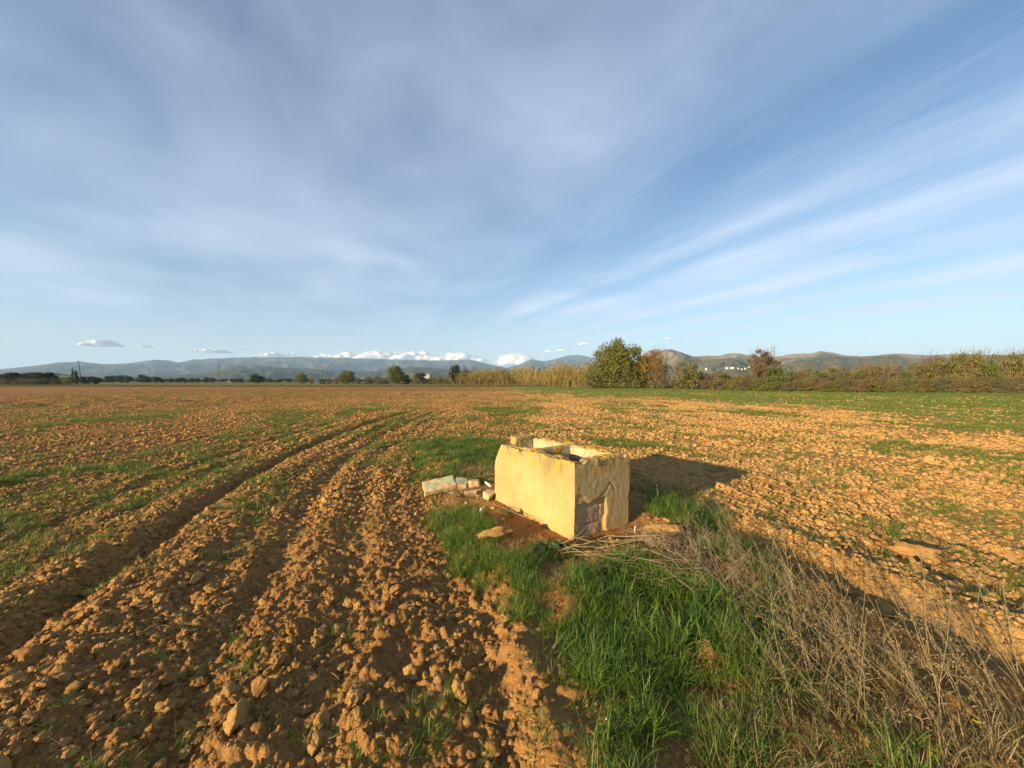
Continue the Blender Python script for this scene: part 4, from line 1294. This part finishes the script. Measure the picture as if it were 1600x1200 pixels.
L_dark = leaf_mat('dark_leaves', (0.020, 0.028, 0.014), (0.038, 0.048, 0.020), (0.06, 0.068, 0.028))
L_gold = leaf_mat('golden_leaves', (0.17, 0.10, 0.025), (0.26, 0.145, 0.032), (0.31, 0.185, 0.05))
L_olive = leaf_mat('olive_brown_leaves', (0.095, 0.10, 0.026), (0.165, 0.16, 0.045), (0.24, 0.215, 0.07))
L_grey = leaf_mat('grey_green_leaves', (0.075, 0.082, 0.042), (0.125, 0.13, 0.065), (0.18, 0.175, 0.10))
L_rust = leaf_mat('rusty_leaves', (0.115, 0.085, 0.034), (0.175, 0.125, 0.052), (0.23, 0.17, 0.075))
L_russet = leaf_mat('russet_leaves', (0.085, 0.062, 0.024), (0.135, 0.092, 0.036), (0.17, 0.13, 0.05))
L_green = leaf_mat('fresh_leaves', (0.06, 0.085, 0.018), (0.105, 0.14, 0.03), (0.17, 0.19, 0.045))
L_reed = leaf_mat('reed_leaves', (0.27, 0.20, 0.06), (0.42, 0.33, 0.10), (0.52, 0.43, 0.16))
L_reedg = leaf_mat('green_reed_leaves', (0.13, 0.125, 0.045), (0.20, 0.185, 0.065), (0.32, 0.26, 0.10))

def quads(c0, g, size, flat=0.0):
    """leaf-sized faces at the given centres, random orientation"""
    n = len(c0)
    a = g.normal(size=(n, 3)); a /= np.linalg.norm(a, axis=1)[:, None]
    b = g.normal(size=(n, 3)); b -= (b * a).sum(1)[:, None] * a; b /= np.linalg.norm(b, axis=1)[:, None]
    s = size * g.uniform(.6, 1.4, n)[:, None]
    a, b = a * s, b * s * .62
    v = np.stack([c0 - a, c0 + b, c0 + a, c0 - b], 1).reshape(-1, 3)
    f = np.arange(4 * n).reshape(-1, 4)
    return v, f

def crown_mesh(seed, w, d, h, z0, n_leaf, leaf, mat, n_clump=34, shape='round', hollow=.5, clump=.16):
    """leaf faces in clumps spread through a crown volume of width w, depth d, from z0 to h"""
    g = np.random.default_rng(seed)
    cs, rad = [], []
    while len(cs) < n_clump:
        p = g.uniform(-1, 1, 3)
        r = np.linalg.norm(p)
        if r > 1 or r < hollow * g.random(): continue
        if shape == 'cone':
            t = (p[2] + 1) / 2; p[:2] *= (1 - t) ** .9 + .03
        elif shape == 'column': p[:2] *= (1 - ((p[2] + 1) / 2) ** 3 * .8)
        elif shape == 'bush':
            p[2] = abs(p[2]) * 2 - 1; p[:2] *= 1 - .25 * ((p[2] + 1) / 2) ** 2
        cs.append(p); rad.append(g.uniform(.6, 1.5))
    cs = np.array(cs); rad = np.array(rad) * clump
    k = g.integers(0, n_clump, n_leaf)
    off = g.normal(size=(n_leaf, 3)); off /= np.linalg.norm(off, axis=1)[:, None]
    off *= (g.random(n_leaf) ** .45)[:, None] * rad[k][:, None] * np.array([1, 1, .8])
    p = cs[k] + off * 1.6
    tone = np.clip(.45 * g.random(n_leaf) + .55 * g.random(n_clump)[k], 0, 1)
    P3 = np.column_stack([p[:, 0] * w / 2, p[:, 1] * d / 2, z0 + (p[:, 2] + 1) / 2 * (h - z0)])
    P3[:, 2] = np.maximum(P3[:, 2], .05)
    v, f = quads(P3, g, leaf)
    c3 = np.column_stack([cs[:, 0] * w / 2, cs[:, 1] * d / 2, z0 + (cs[:, 2] + 1) / 2 * (h - z0)])
    return np_mesh('crown', v, f, False, {'tip': np.repeat(tone, 4)}, mat), c3

def trunk_mesh(seed, h, r, targets, base=0.0, stems=1):
    g = np.random.default_rng(seed + 5); mb = MB()
    tops = []
    for s in range(stems):
        lean = g.normal(0, .05 + .12 * (stems > 1), 2) * h
        o0 = g.normal(0, .25, 2) if stems > 1 else np.zeros(2)
        t = np.linspace(0, 1, 6)
        p = np.column_stack([o0[0] + lean[0] * t ** 1.3 + g.normal(0, .02 * h, 6) * t, o0[1] + lean[1] * t ** 1.3 + g.normal(0, .02 * h, 6) * t, -.2 + h * t])
        mb.tube(p, r * (1 - .6 * t) * (1 if stems == 1 else .6), 6)
        tops.append(p)
    for k, c0 in enumerate(targets):
        p = tops[k % stems]; i0 = 2 + k % 4
        b = p[i0]; m_ = (b + c0) / 2 + g.normal(0, .06 * h, 3)
        mb.tube([b, m_, c0], [r * .32, r * .2, r * .07], 4)
    return mb.mesh('trunk', m_bark)

def twig_mesh(seed, w, h, z0, n, rad=.018, mat=None):
    """fan of thin bare shoots rising out of a bush"""
    g = np.random.default_rng(seed + 9); mb = MB()
    for _ in range(n):
        a = g.uniform(0, 6.28); b = np.array([math.cos(a) * w * .15 * g.random(), math.sin(a) * w * .12 * g.random(), z0 * .3])
        e = np.array([math.cos(a) * w * .55 * g.uniform(.2, 1), math.sin(a) * w * .45 * g.uniform(.2, 1), h * g.uniform(.7, 1.12)])
        m_ = (b + e) / 2 + g.normal(0, .08 * h, 3)
        mb.tube([b, m_, e], [rad * 1.6, rad, rad * .5], 3)
        for _k in range(3):
            q = m_ + (e - m_) * g.random(); mb.tube([q, q + g.normal(0, .09, 3) * h + np.array([0, 0, .05 * h])], [rad * .6, rad * .3], 3)
    return mb.mesh('twigs', mat or m_twig)

def plant(name, crown, trunk, twigs=None):
    """prototype = list of (part name, mesh)"""
    pr = [('crown', crown), ('trunk', trunk)]
    if twigs: pr.append(('twigs', twigs))
    return (name, pr)

def grow(proto, x, y, s, rz, label, cat, group=None, sx=1.0, z=0.0):
    nm, parts = proto
    o = empty(nm, (x, y, z), rz)
    o.scale = (s * sx, s * sx, s)
    for pn, me in parts: link(pn, me, o)
    tag(o, label, cat, group)
    return o

def make(name, seed, w, d, h, z0, n, leaf, mat, clumps=30, shape='round', tr=.2, stems=1, twigs=0, clump=.2, hollow=.5, trad=.018):
    c, tg = crown_mesh(seed, w, d, h, z0, n, leaf, mat, clumps, shape, hollow, clump)
    t = trunk_mesh(seed, max(z0 + (h - z0) * .45, .8), tr, tg[:8], 0, stems)
    return plant(name, c, t, twig_mesh(seed, w, h, z0, twigs, trad) if twigs else None)

def gz(x, y): return float(ground_h(np.array([x]), np.array([y]), False)[0])
def spot(px, depth): return at_depth(px, depth), depth
def size_h(top_py, depth): return CAM_H + (HOR - top_py) / F_PX * depth

# --- prototypes of unit size (height about 1)
oaks = [make('oak_tree', 10 + k, 1.15, 1.0, 1.0, .0, 10000, .021, L_oak, 72, 'round', .035, 1, 0, .22) for k in range(2)]
darks = [make('dark_tree', 20 + k, 1.5, 1.2, 1.0, .10, 2200, .045, L_dark, 26, 'round', .04, 1, 0, .26) for k in range(3)]
cypress = make('cypress_tree', 30, .20, .20, 1.0, .03, 1400, .022, L_dark, 24, 'column', .02, 1, 0, .25)
conifer = make('conifer_tree', 31, .5, .5, 1.0, .08, 1400, .03, L_dark, 24, 'cone', .025, 1, 0, .25)
golds = make('golden_tree', 33, 1.0, .9, 1.0, .1, 5200, .018, L_gold, 40, 'round', .03, 2, 30, .18, .5, .006)
rust_b = make('rusty_tree', 34, 1.05, .95, 1.0, .18, 5200, .017, L_russet, 60, 'round', .03, 3, 50, .13, .5, .006)
def bushes(nm, mat, k0, n, twigs, leaf=.026, num=3000, w=1.5, clump=.17):
    return [make(nm, k0 + k, w, w * .8, 1.0, .05, num, leaf, mat, 44, 'bush', .03, 3, twigs, clump, .35, .006) for k in range(n)]
b_olive = bushes('brown_bush', L_olive, 40, 4, 36)
b_grey = bushes('grey_bush', L_grey, 50, 3, 30)
b_green = bushes('green_bush', L_green, 60, 2, 12, .03, 2800)
b_rust = bushes('rusty_bush', L_rust, 70, 3, 40, .024, 3000)
b_dark = bushes('dark_bush', L_dark, 80, 2, 0, .045, 1800)
b_grn2 = bushes('dense_green_bush', L_oak, 84, 2, 8, .028, 3600)

def tree_at(proto, px, top, depth, width_px, label, cat, group=None, natural=1.15, rz=None):
    x, y = spot(px, depth); g = gz(x, y)
    h = size_h(top, depth) - g
    w = width_px / F_PX * depth
    return grow(proto, x, y, h, rng.uniform(0, 6.28) if rz is None else rz, label, cat, group, w / (h * natural), g)

# --- right-hand hedge, from the big tree to the frame edge
tree_at(oaks[0], 958, 531, 88, 66, 'tallest dense green tree in the hedge, left of the golden tree', 'tree')
tree_at(oaks[1], 985, 541, 86, 58, 'shorter green tree pressed against the right side of the tallest tree', 'tree')
tree_at(b_grn2[0], 928, 578, 90, 50, 'olive-green bush at the foot of the tallest tree, on its left', 'bush', None, 1.5)
tree_at(golds, 1021, 547, 84, 46, 'golden-brown autumn tree right of the tall green tree', 'tree', None, 1.0)
tree_at(b_grey[0], 1036, 566, 80, 34, 'grey twiggy bush under the golden-brown tree', 'bush', None, 1.5)
tree_at(b_olive[0], 1072, 563, 77, 62, 'olive-brown rounded bush midway between golden and rusty trees', 'bush', None, 1.5)
tree_at(rust_b, 1193, 546, 63, 50, 'round reddish-brown twiggy tree standing above the hedge', 'tree', None, 1.05)
tree_at(b_green[0], 1207, 572, 60, 58, 'yellow-green bush below the round reddish-brown tree', 'bush', None, 1.5)
tree_at(b_green[1], 1283, 578, 56, 44, 'dense dark-green bush in the brown hedge right of the reddish tree', 'bush', None, 1.5)
tree_at(b_green[0], 1412, 578, 52, 44, 'bush with yellow leaves in the middle of the right hedge', 'bush', None, 1.5)
tree_at(b_green[1], 1545, 562, 49, 46, 'green-leaved bush near the right end of the hedge', 'bush', None, 1.5)
hedge_group = 'olive-brown bushes of the field hedge'
hx = np.interp
HP = [(800, 180), (900, 113), (1000, 90), (1100, 75), (1200, 60.5), (1300, 56), (1400, 53), (1500, 50.5), (1600, 48), (1700, 45.5)]
def hdepth(px): return float(np.interp(px, [p[0] for p in HP], [p[1] for p in HP]))
k = 0
for px, top in [(1098, 581), (1118, 582), (1138, 583), (1158, 583), (1176, 582), (1228, 580), (1246, 575), (1262, 572), (1300, 574), (1318, 572), (1338, 572), (1356, 566), (1374, 562), (1392, 570),
                (1432, 570), (1448, 558), (1464, 552), (1482, 556), (1500, 552), (1518, 548), (1534, 552), (1562, 551), (1580, 550), (1598, 548), (1616, 550), (1640, 552), (1670, 548), (1700, 552)]:
    d = hdepth(px) + 1.5 + rng.uniform(-.5, 2)
    pr = (b_olive + b_grn2 + b_rust + b_olive + b_grn2 + b_olive)[(k * 7) % 19]
    tree_at(pr, px, top + rng.uniform(-1, 2), d, rng.uniform(44, 62), 'olive-brown bush in the right-hand hedge behind the green field', 'bush', hedge_group, 1.5)
    k += 1
for px in range(1010, 1720, 13):
    d = hdepth(px) - 1.2 + rng.uniform(-.6, .6)
    pr = (b_olive + b_rust + b_grey + b_grn2)[(k * 5) % 12]; k += 1
    tree_at(pr, px + rng.uniform(-5, 5), rng.uniform(592, 597) - (px - 1000) / 600 * 6, d, rng.uniform(26, 40), 'low bramble along the foot of the right-hand hedge', 'bramble', 'low brambles at the hedge foot', 1.5)

# --- reeds left of the tall tree
def reed_clump(seed, n, mat, w=2.6):
    g = np.random.default_rng(seed); ms = MB(); ml = MB()
    for _ in range(n):
        b = np.array([g.normal(0, w * .5), g.normal(0, w * .4), -.1]); H = g.uniform(.5, 1.1)
        ln = g.normal(0, .18, 2)
        t = np.linspace(0, 1, 4); p = np.column_stack([b[0] / w * 1 + ln[0] * t ** 2, b[1] / w + ln[1] * t ** 2, H * t])
        ms.tube(p, .0035 * (1 - .7 * t), 3, g.random())
        nl = 18
        q = g.uniform(.25, 1.0, nl); c0 = np.column_stack([np.interp(q, t, p[:, 0]), np.interp(q, t, p[:, 1]), q * H])
        az = g.uniform(0, 6.28, nl); L = g.uniform(.07, .15, nl)
        d = np.column_stack([np.cos(az), np.sin(az), g.uniform(.2, 1.3, nl)]) * L[:, None]
        s = np.column_stack([-np.sin(az), np.cos(az), 0 * az]) * .010
        e = c0 + d * 1.6 - np.array([0, 0, 1]) * L[:, None] * .5
        v = np.stack([c0 - s * .5, c0 + s * .5, c0 + d + s, e, c0 + d - s], 1).reshape(-1, 3)
        i = np.arange(nl)[:, None] * 5
        f0 = ml.n
        ml.add(v, i + np.array([[0, 1, 2, 4]]), g.random()); ml.f3.append(i + np.array([[4, 2, 3]]) + f0)
    return ('reed_clump', [('leaves', ml.mesh('leaves', mat, False, 'tip')), ('canes', ms.mesh('canes', mat, False, 'tip'))])
reeds = [reed_clump(k, 60, L_reed) for k in range(3)]
reedsg = [reed_clump(10 + k, 55, L_reedg) for k in range(2)]
for px in range(738, 944, 7):
    d = float(np.interp(px, [735, 800, 870, 940], [190, 165, 128, 104]))
    top = float(np.interp(px, [735, 760, 800, 850, 885, 900, 935], [584, 582, 580, 578, 572, 575, 572])) + rng.uniform(-4, 3)
    tree_at(reeds[rng.integers(0, 3)] if rng.random() < .8 else reedsg[0], px + rng.uniform(-3, 3), top, d + rng.uniform(-3, 4), rng.uniform(14, 30), 'clump of yellow cane reeds in the stand left of the tall tree', 'reeds', 'yellow reed stand', .75)
for px, top, w in ((728, 575, 18), (738, 574, 16), (716, 580, 16), (722, 585, 14), (694, 585, 14), (684, 588, 12)):
    tree_at(reedsg[px % 2], px, top, 205 + rng.uniform(-6, 6), w, 'greyish tall reed clump at the left end of the yellow reeds', 'reeds', 'grey reed clumps', .75)
for k, px in enumerate((833, 843, 851, 860, 869, 878, 888, 898)):
    tree_at(conifer, px, (571, 573, 571, 574, 573, 575, 572, 576)[k], 260, 9, 'small dark conifer in the row showing over the yellow reeds', 'tree', 'dark conifers behind the reeds', .5)
for k, px in enumerate(range(745, 935, 9)):
    d = float(np.interp(px, [735, 800, 870, 940], [186, 160, 123, 100]))
    tree_at((b_rust + b_grey)[k % 6], px, 594 + rng.uniform(-1, 1.5), d, rng.uniform(12, 20), 'low dry bush along the foot of the yellow reeds', 'bush', 'low bushes below the reeds', 1.5)

# --- trees across the middle distance
tree_at(darks[0], 712, 572, 200, 24, 'dark tree behind the greyish reed clumps', 'tree', None, 1.5)
tree_at(oaks[0], 619, 571, 205, 27, 'lone dark-topped tree left of centre, taller than its neighbours', 'tree')
tree_at(b_dark[0], 635, 585, 207, 16, 'dark bush at the right foot of the lone tree left of centre', 'bush', None, 1.5)
tree_at(darks[1], 657, 581, 260, 16, 'small dark tree midway between the lone tree and the reeds', 'tree', None, 1.5)
tree_at(b_dark[1], 664, 590, 230, 10, 'blackish bush in front of the small dark tree', 'bush', None, 1.5)
tree_at(oaks[1], 543, 579, 215, 22, 'rounded tree standing alone left of the lone dark-topped tree', 'tree')
tree_at(oaks[0], 471, 583, 260, 18, 'small rounded tree left of the third utility pole', 'tree')
tree_at(darks[2], 403, 583, 300, 20, 'bushy dark tree between second and third utility poles', 'tree', None, 1.5)
tree_at(b_dark[0], 503, 592, 240, 10, 'dark bush at the foot of the third utility pole', 'bush', None, 1.5)
for k, (px, top, w) in enumerate(((575, 588, 16), (590, 587, 18), (604, 589, 14), (646, 586, 16), (672, 588, 18), (686, 590, 14), (700, 590, 16), (560, 590, 14), (578, 590, 12), (597, 592, 16), (652, 592, 14), (680, 593, 14), (525, 590, 10), (487, 588, 8), (514, 590, 10))):
    tree_at((b_grey + b_olive)[k % 7], px, top, 222 + rng.uniform(-8, 12), w, 'grey-brown scrub bush in the far hedge left of the reeds', 'bush', 'scrub bushes of the far hedge', 1.5)
# left wood
LW = [(-22, 583, 34), (8, 583, 32), (30, 580.5, 36), (52, 583, 26), (66, 580.5, 34), (82, 583, 24), (-50, 582, 36), (-85, 584, 36)]
for px, top, w in LW:
    tree_at(darks[rng.integers(0, 3)], px, top, 175 + rng.uniform(-4, 8), w, 'dark evergreen tree in the wood at the far left', 'tree', 'dark trees of the far left wood', 1.5)
for px, top, w in ((36, 591, 14), (48, 591, 16), (60, 591.5, 16), (72, 591, 14), (84, 592, 12), (24, 592, 14), (8, 593, 18), (-12, 592, 18)):
    tree_at(b_grey[rng.integers(0, 3)], px, top, 160 + rng.uniform(-3, 3), w, 'pale grey-green olive shrub in front of the left wood', 'bush', 'olive shrubs before the left wood', 1.5)
tree_at(b_grn2[1], 104, 584, 163, 24, 'brighter green round tree at the right end of the left wood', 'tree', None, 1.5)
tree_at(cypress, 113, 576.5, 168, 3.4, 'slender black cypress beside the leaning pole', 'tree', None, .2)
tree_at(cypress, 118, 581, 172, 8, 'shorter broader cypress right of the slender one', 'tree', None, .2)
tree_at(b_dark[0], 92, 594, 158, 10, 'low black bush at the edge of the left wood', 'bush', None, 1.5)
tree_at(darks[1], 138, 587, 190, 20, 'dark shrubby tree just right of the leaning pole', 'tree', None, 1.5)
tree_at(darks[2], 150, 588, 188, 16, 'second dark shrubby tree right of the leaning pole', 'tree', None, 1.5)
for px, top, w in ((168, 588, 16), (178, 586, 18), (190, 585, 18), (200, 587, 14), (221, 586, 17), (231, 589, 12), (243, 588, 16), (252, 590, 10), (266, 590, 10), (278, 590, 9), (288, 589, 12), (300, 591, 9), (310, 591, 8), (322, 590, 8), (331, 590, 12), (352, 591, 10), (364, 591, 8), (376, 591, 8), (398, 590, 14), (420, 591, 9), (436, 592, 8), (452, 592, 8)):
    tree_at(darks[rng.integers(0, 3)], px, top, 380 + rng.uniform(-20, 30), w, 'distant dark tree in the line under the blue mountains', 'tree', 'distant tree line on the left', 1.5)
# far tree line closing the plain on both sides
for px in list(range(-140, 160, 13)) + list(range(140, 740, 12)):
    tree_at((darks + b_dark)[rng.integers(0, 5)], px + rng.uniform(-4, 4), 592.2 + rng.uniform(-1.3, 1), 640 + rng.uniform(-60, 120), rng.uniform(10, 18), 'tiny far tree on the edge of the plain below the mountains', 'tree', 'far trees on the plain', 1.5)

# rough grass verge along the far end of the ploughland
m_verge = grass_mat('verge_grass', (0.13, 0.11, 0.04), (0.19, 0.165, 0.06), (0.27, 0.22, 0.09), (0.24, 0.16, 0.07))
verge_t = protos('verge_tuft', [blades(160 + k, 26, .5, 1.1, .8, .8, .05, 2, .3).mesh('verge_tuft', m_verge, True, 'tip') for k in range(4)])
n = 3600
vx = rng.uniform(-190, 22, n)
ve = np.where(vx < -8, FIELD_END_L, np.interp(vx, [-8, 0, 10, 20], [FIELD_END_L, 118, 122, 150]))
vy = ve + rng.exponential(2.2, n)
scatter('verge_grass', verge_t, np.column_stack([vx, vy, ground_h(vx, vy, False)]), rng.integers(0, 4, n), np.column_stack([np.zeros((n, 2)), rng.uniform(0, 6.28, n)]), rng.uniform(.25, .75, n))

# ------------------------------------------------------------------ utility poles
m_pole, nt = new_mat('weathered_pole'); nt.out(nt.mix(nt.noise(nt.obj(), 3, 4), (0.075, 0.062, 0.052), (0.15, 0.125, 0.10)), .85, None, .15)
m_ins, nt = new_mat('insulator'); nt.out((0.25, 0.24, 0.22), .3, None, .5)
def pole(px, top, depth, tilt, label):
    x, y = spot(px, depth); g = gz(x, y); h = size_h(top, depth) - g
    o = empty('utility_pole', (x, y, g)); o.rotation_euler = (0, tilt, .3)
    mb = MB(); t = np.linspace(0, 1, 4); mb.tube(np.column_stack([0 * t, 0 * t, -.3 + (h + .3) * t]), .19 - .07 * t, 10)
    mb.add([(-.12, -.12, h), (.12, -.12, h), (0, .12, h + .02)], [(0, 1, 2)])
    link('shaft', mb.mesh('shaft', m_pole), o)
    mb = MB(); mb.box((-1.0, -.06, h - .62), (1.0, .06, h - .48)); link('crossarm', mb.mesh('crossarm', m_pole, False), o)
    for dx in (-.9, 0.0, .9):
        mb = MB(); zb = h - .48 if dx else h; mb.tube([(dx, 0, zb), (dx, 0, zb + .1), (dx, 0, zb + .2), (dx, 0, zb + .28)], [.03, .08, .06, .03], 8)
        link('insulator', mb.mesh('insulator', m_ins), o)
    tag(o, label, 'pole')
pole(127, 563.5, 165, -.085, 'leaning wooden utility pole at far left beside the cypresses')
pole(342.5, 571, 190, 0.0, 'upright thin utility pole left of centre before the mountains')
pole(503.5, 572, 205, 0.01, 'third utility pole, nearest the middle of the horizon')

# ------------------------------------------------------------------ houses of the far village
m_wall, nt = new_mat('white_render'); nt.out(nt.mix(nt.noise(nt.obj(), .8, 3), (0.55, 0.52, 0.47), (0.64, 0.61, 0.56)), .85, None, .1)
m_roof, nt = new_mat('roof_tiles'); nt.out(nt.mix(nt.noise(nt.obj(), 2.5, 3), (0.32, 0.16, 0.09), (0.42, 0.25, 0.15)), .9, None, .1)
m_win, nt = new_mat('window_glass'); nt.out((0.03, 0.035, 0.04), .15, None, .5)
def hill_z(x, y):
    az, t, X, Y, Z = HILLS
    k = int(np.argmin((X - x) ** 2 + (Y - y) ** 2)); return float(Z.ravel()[k])
def house(px, py, depth, w, h, d, rz, label, gable=True, on_hill=True):
    if on_hill:
        for dd in np.arange(1360, 3200, 12.0):
            x, y = spot(px, dd)
            if hill_z(x, y) >= CAM_H + (HOR - py) / F_PX * dd: break
        k_ = dd / depth; w, h, d = w * k_, h * k_, d * k_
        g = hill_z(x, y)
    else:
        x, y = spot(px, depth); g = gz(x, y)
        g = max(g, CAM_H + (HOR - py) / F_PX * depth - h)
    o = empty('house', (x, y, g - .3), rz)
    mb = MB(); mb.box((-w / 2, -d / 2, -12), (w / 2, d / 2, h)); link('wall', mb.mesh('wall', m_wall, False), o)
    mb = MB(); e = .5; rh = w * .16
    mb.add([(-w/2-e, -d/2-e, h+.05), (w/2+e, -d/2-e, h+.05), (w/2+e, d/2+e, h+.05), (-w/2-e, d/2+e, h+.05), (-w/2-e, 0, h+rh), (w/2+e, 0, h+rh)],
           [(0, 1, 5, 4), (2, 3, 4, 5), (3, 2, 1, 0)])
    mb.f3.append(np.array([(0, 4, 3), (1, 2, 5)]))
    link('roof', mb.mesh('roof', m_roof, False), o)
    for i in range(3):
        xx = -w * .3 + i * w * .3
        mb = MB(); mb.box((xx - .6, -d / 2 - .06, h * .45), (xx + .6, -d / 2 + .05, h * .75)); link('window', mb.mesh('window', m_win, False), o)
    tag(o, label, 'house')
HD = 2150
for (px, py, w, h, lab) in ((1103, 577.5, 9, 6, 'small white house, leftmost of the far village over the hedge'), (1135.5, 577.5, 14, 6, 'wide white house, second from left in the far village'),
                            (1143.5, 576.5, 17, 8, 'largest white building in the middle of the far village'), (1153, 578, 6, 7, 'narrow white house right of the largest village building'),
                            (1158.5, 577.5, 7, 5, 'white house fourth from the right in the far village, paler and low'), (1164, 577.5, 6, 5, 'small white house between low house and the right end of the village'),
                            (1170.5, 576.5, 11, 6, 'white house at the right end of the village, beside the reddish tree')):
    house(px, py, HD, w, h, 12, -.35, lab)
house(357, 594.5, 520, 5, 3.5, 6, .2, 'tiny white farm building on the plain under the left mountains', True, False)
house(667, 585, 900, 12, 7, 9, .2, 'small white farmhouse left of centre above the scrub', True, False)

# ------------------------------------------------------------------ low clouds over the mountains
m_cloud, nt = new_mat('cloud_white')
nt.out((0.88, 0.88, 0.90), 1.0, None, 0.0, .25)
def veil(name, a):
    m, nt = new_mat(name)
    d = nt.n('ShaderNodeBsdfDiffuse', {'Color': (0.88, 0.88, 0.90)}); t = nt.n('ShaderNodeBsdfTransparent')
    ms = nt.n('ShaderNodeMixShader', {0: a}); nt.t.links.new(t.outputs[0], ms.inputs[1]); nt.t.links.new(d.outputs[0], ms.inputs[2])
    nt.t.links.new(ms.outputs[0], nt.n('ShaderNodeOutputMaterial').inputs[0])
    return m
m_veil = veil('cloud_veil', .16)
m_veil2 = veil('cloud_wisp', .08)
CD = 17500.0
def cloud(px, py, w, h, label, seed, n=26):
    g = np.random.default_rng(seed)
    k = CD / F_PX
    W, H = w * k, h * k * (1.3 if w > 40 else .8)
    v0, f0 = ICO[3]
    mb, m1, m2 = MB(), MB(), MB()
    for i in range(n):
        t = g.uniform(-1, 1)
        env = (1 - abs(t) ** 2.2)
        r = H * g.uniform(.22, .45) * (.35 + .65 * env)
        c0 = np.array([t * W * .48, g.normal(0, .3) * H, r * .55 + g.uniform(0, 1) ** 1.5 * max(H * env - r * 1.4, 0)])
        s = 1 + .28 * n3(v0 * 1.0 + seed + i, 2.2, seed + i) + .16 * n3(v0 + i * 3, 5.5, seed + 2 * i)
        v = v0 * s[:, None] * r * np.array([1.5, 1.2, .9]) + c0
        v[:, 2] = np.where(v[:, 2] < 0, v[:, 2] * .2, v[:, 2])
        mb.add(v, f0)
        c1 = np.array([c0[0], c0[1], max(c0[2], 0)])
        m1.add((v - c1) * np.array([1.35, 1.3, 1.15]) + c1, f0); m2.add((v - c1) * np.array([1.9, 1.6, 1.3]) + c1, f0)
    o = empty('cloud')
    if w > 20: link('core', mb.mesh('core', m_cloud, True), o)
    link('veil', m1.mesh('veil', m_veil, True), o); link('wisp', m2.mesh('wisp', m_veil2, True), o)
    x = at_depth(px, CD); o.location = (x, CD, CAM_H + (HOR - py) / F_PX * CD)
    o.rotation_euler = (0, 0, -math.atan2(x, CD))
    tag(o, label, 'cloud')
for i, (px, py, w, h, lab) in enumerate((
        (160, 541, 46, 9, 'small flat white cloud, leftmost over the blue mountains'),
        (228, 543, 18, 5, 'tiny white cloud second from the left'),
        (330, 551, 60, 5, 'thin low cloud strip above the left mountains'),
        (440, 557, 80, 5, 'thin ragged cloud left of the main cloud bank'),
        (512, 561, 40, 11, 'puffy white cloud at the left end of the main cloud bank'),
        (548, 560, 50, 8, 'low white cloud second in the main cloud bank'),
        (600, 562, 90, 11, 'long white cloud in the middle of the cloud bank on the mountain'),
        (655, 563, 80, 11, 'white cloud right of the middle of the cloud bank'),
        (715, 565, 92, 11, 'long white cloud at the right end of the cloud bank'),
        (808, 571, 52, 15, 'rounded white cloud behind the mountain notch left of the tall tree'),
        (856, 550, 10, 4, 'tiny cloud puff above the mountain notch'),
        (876, 549, 11, 5, 'tiny cloud puff right of the other one above the notch'),
        (912, 539, 14, 6, 'small bright cloud just left of the tall tree top'),
        (1043, 530, 9, 3, 'tiny faint cloud over the bare-topped hill'))):
    cloud(px, py, w, h, lab, 2000 + 31 * i, 16 + int(w / 3))

# ------------------------------------------------------------------ air
m_haze = bpy.data.materials.new('haze_air')
m_haze.use_nodes = True
ht = m_haze.node_tree
ht.nodes.clear()
hv = ht.nodes.new('ShaderNodeVolumePrincipled')
hv.inputs['Color'].default_value = (0.48, 0.72, 1.0, 1)
hv.inputs['Density'].default_value = 7.0e-5
hv.inputs['Anisotropy'].default_value = 0.0
ho = ht.nodes.new('ShaderNodeOutputMaterial')
ht.links.new(hv.outputs[0], ho.inputs['Volume'])
mb = MB(); mb.box((-14600, -14600, -3.5), (14600, 14600, 760))
tag(link('haze', mb.mesh('haze', m_haze, False)), kind='stuff')
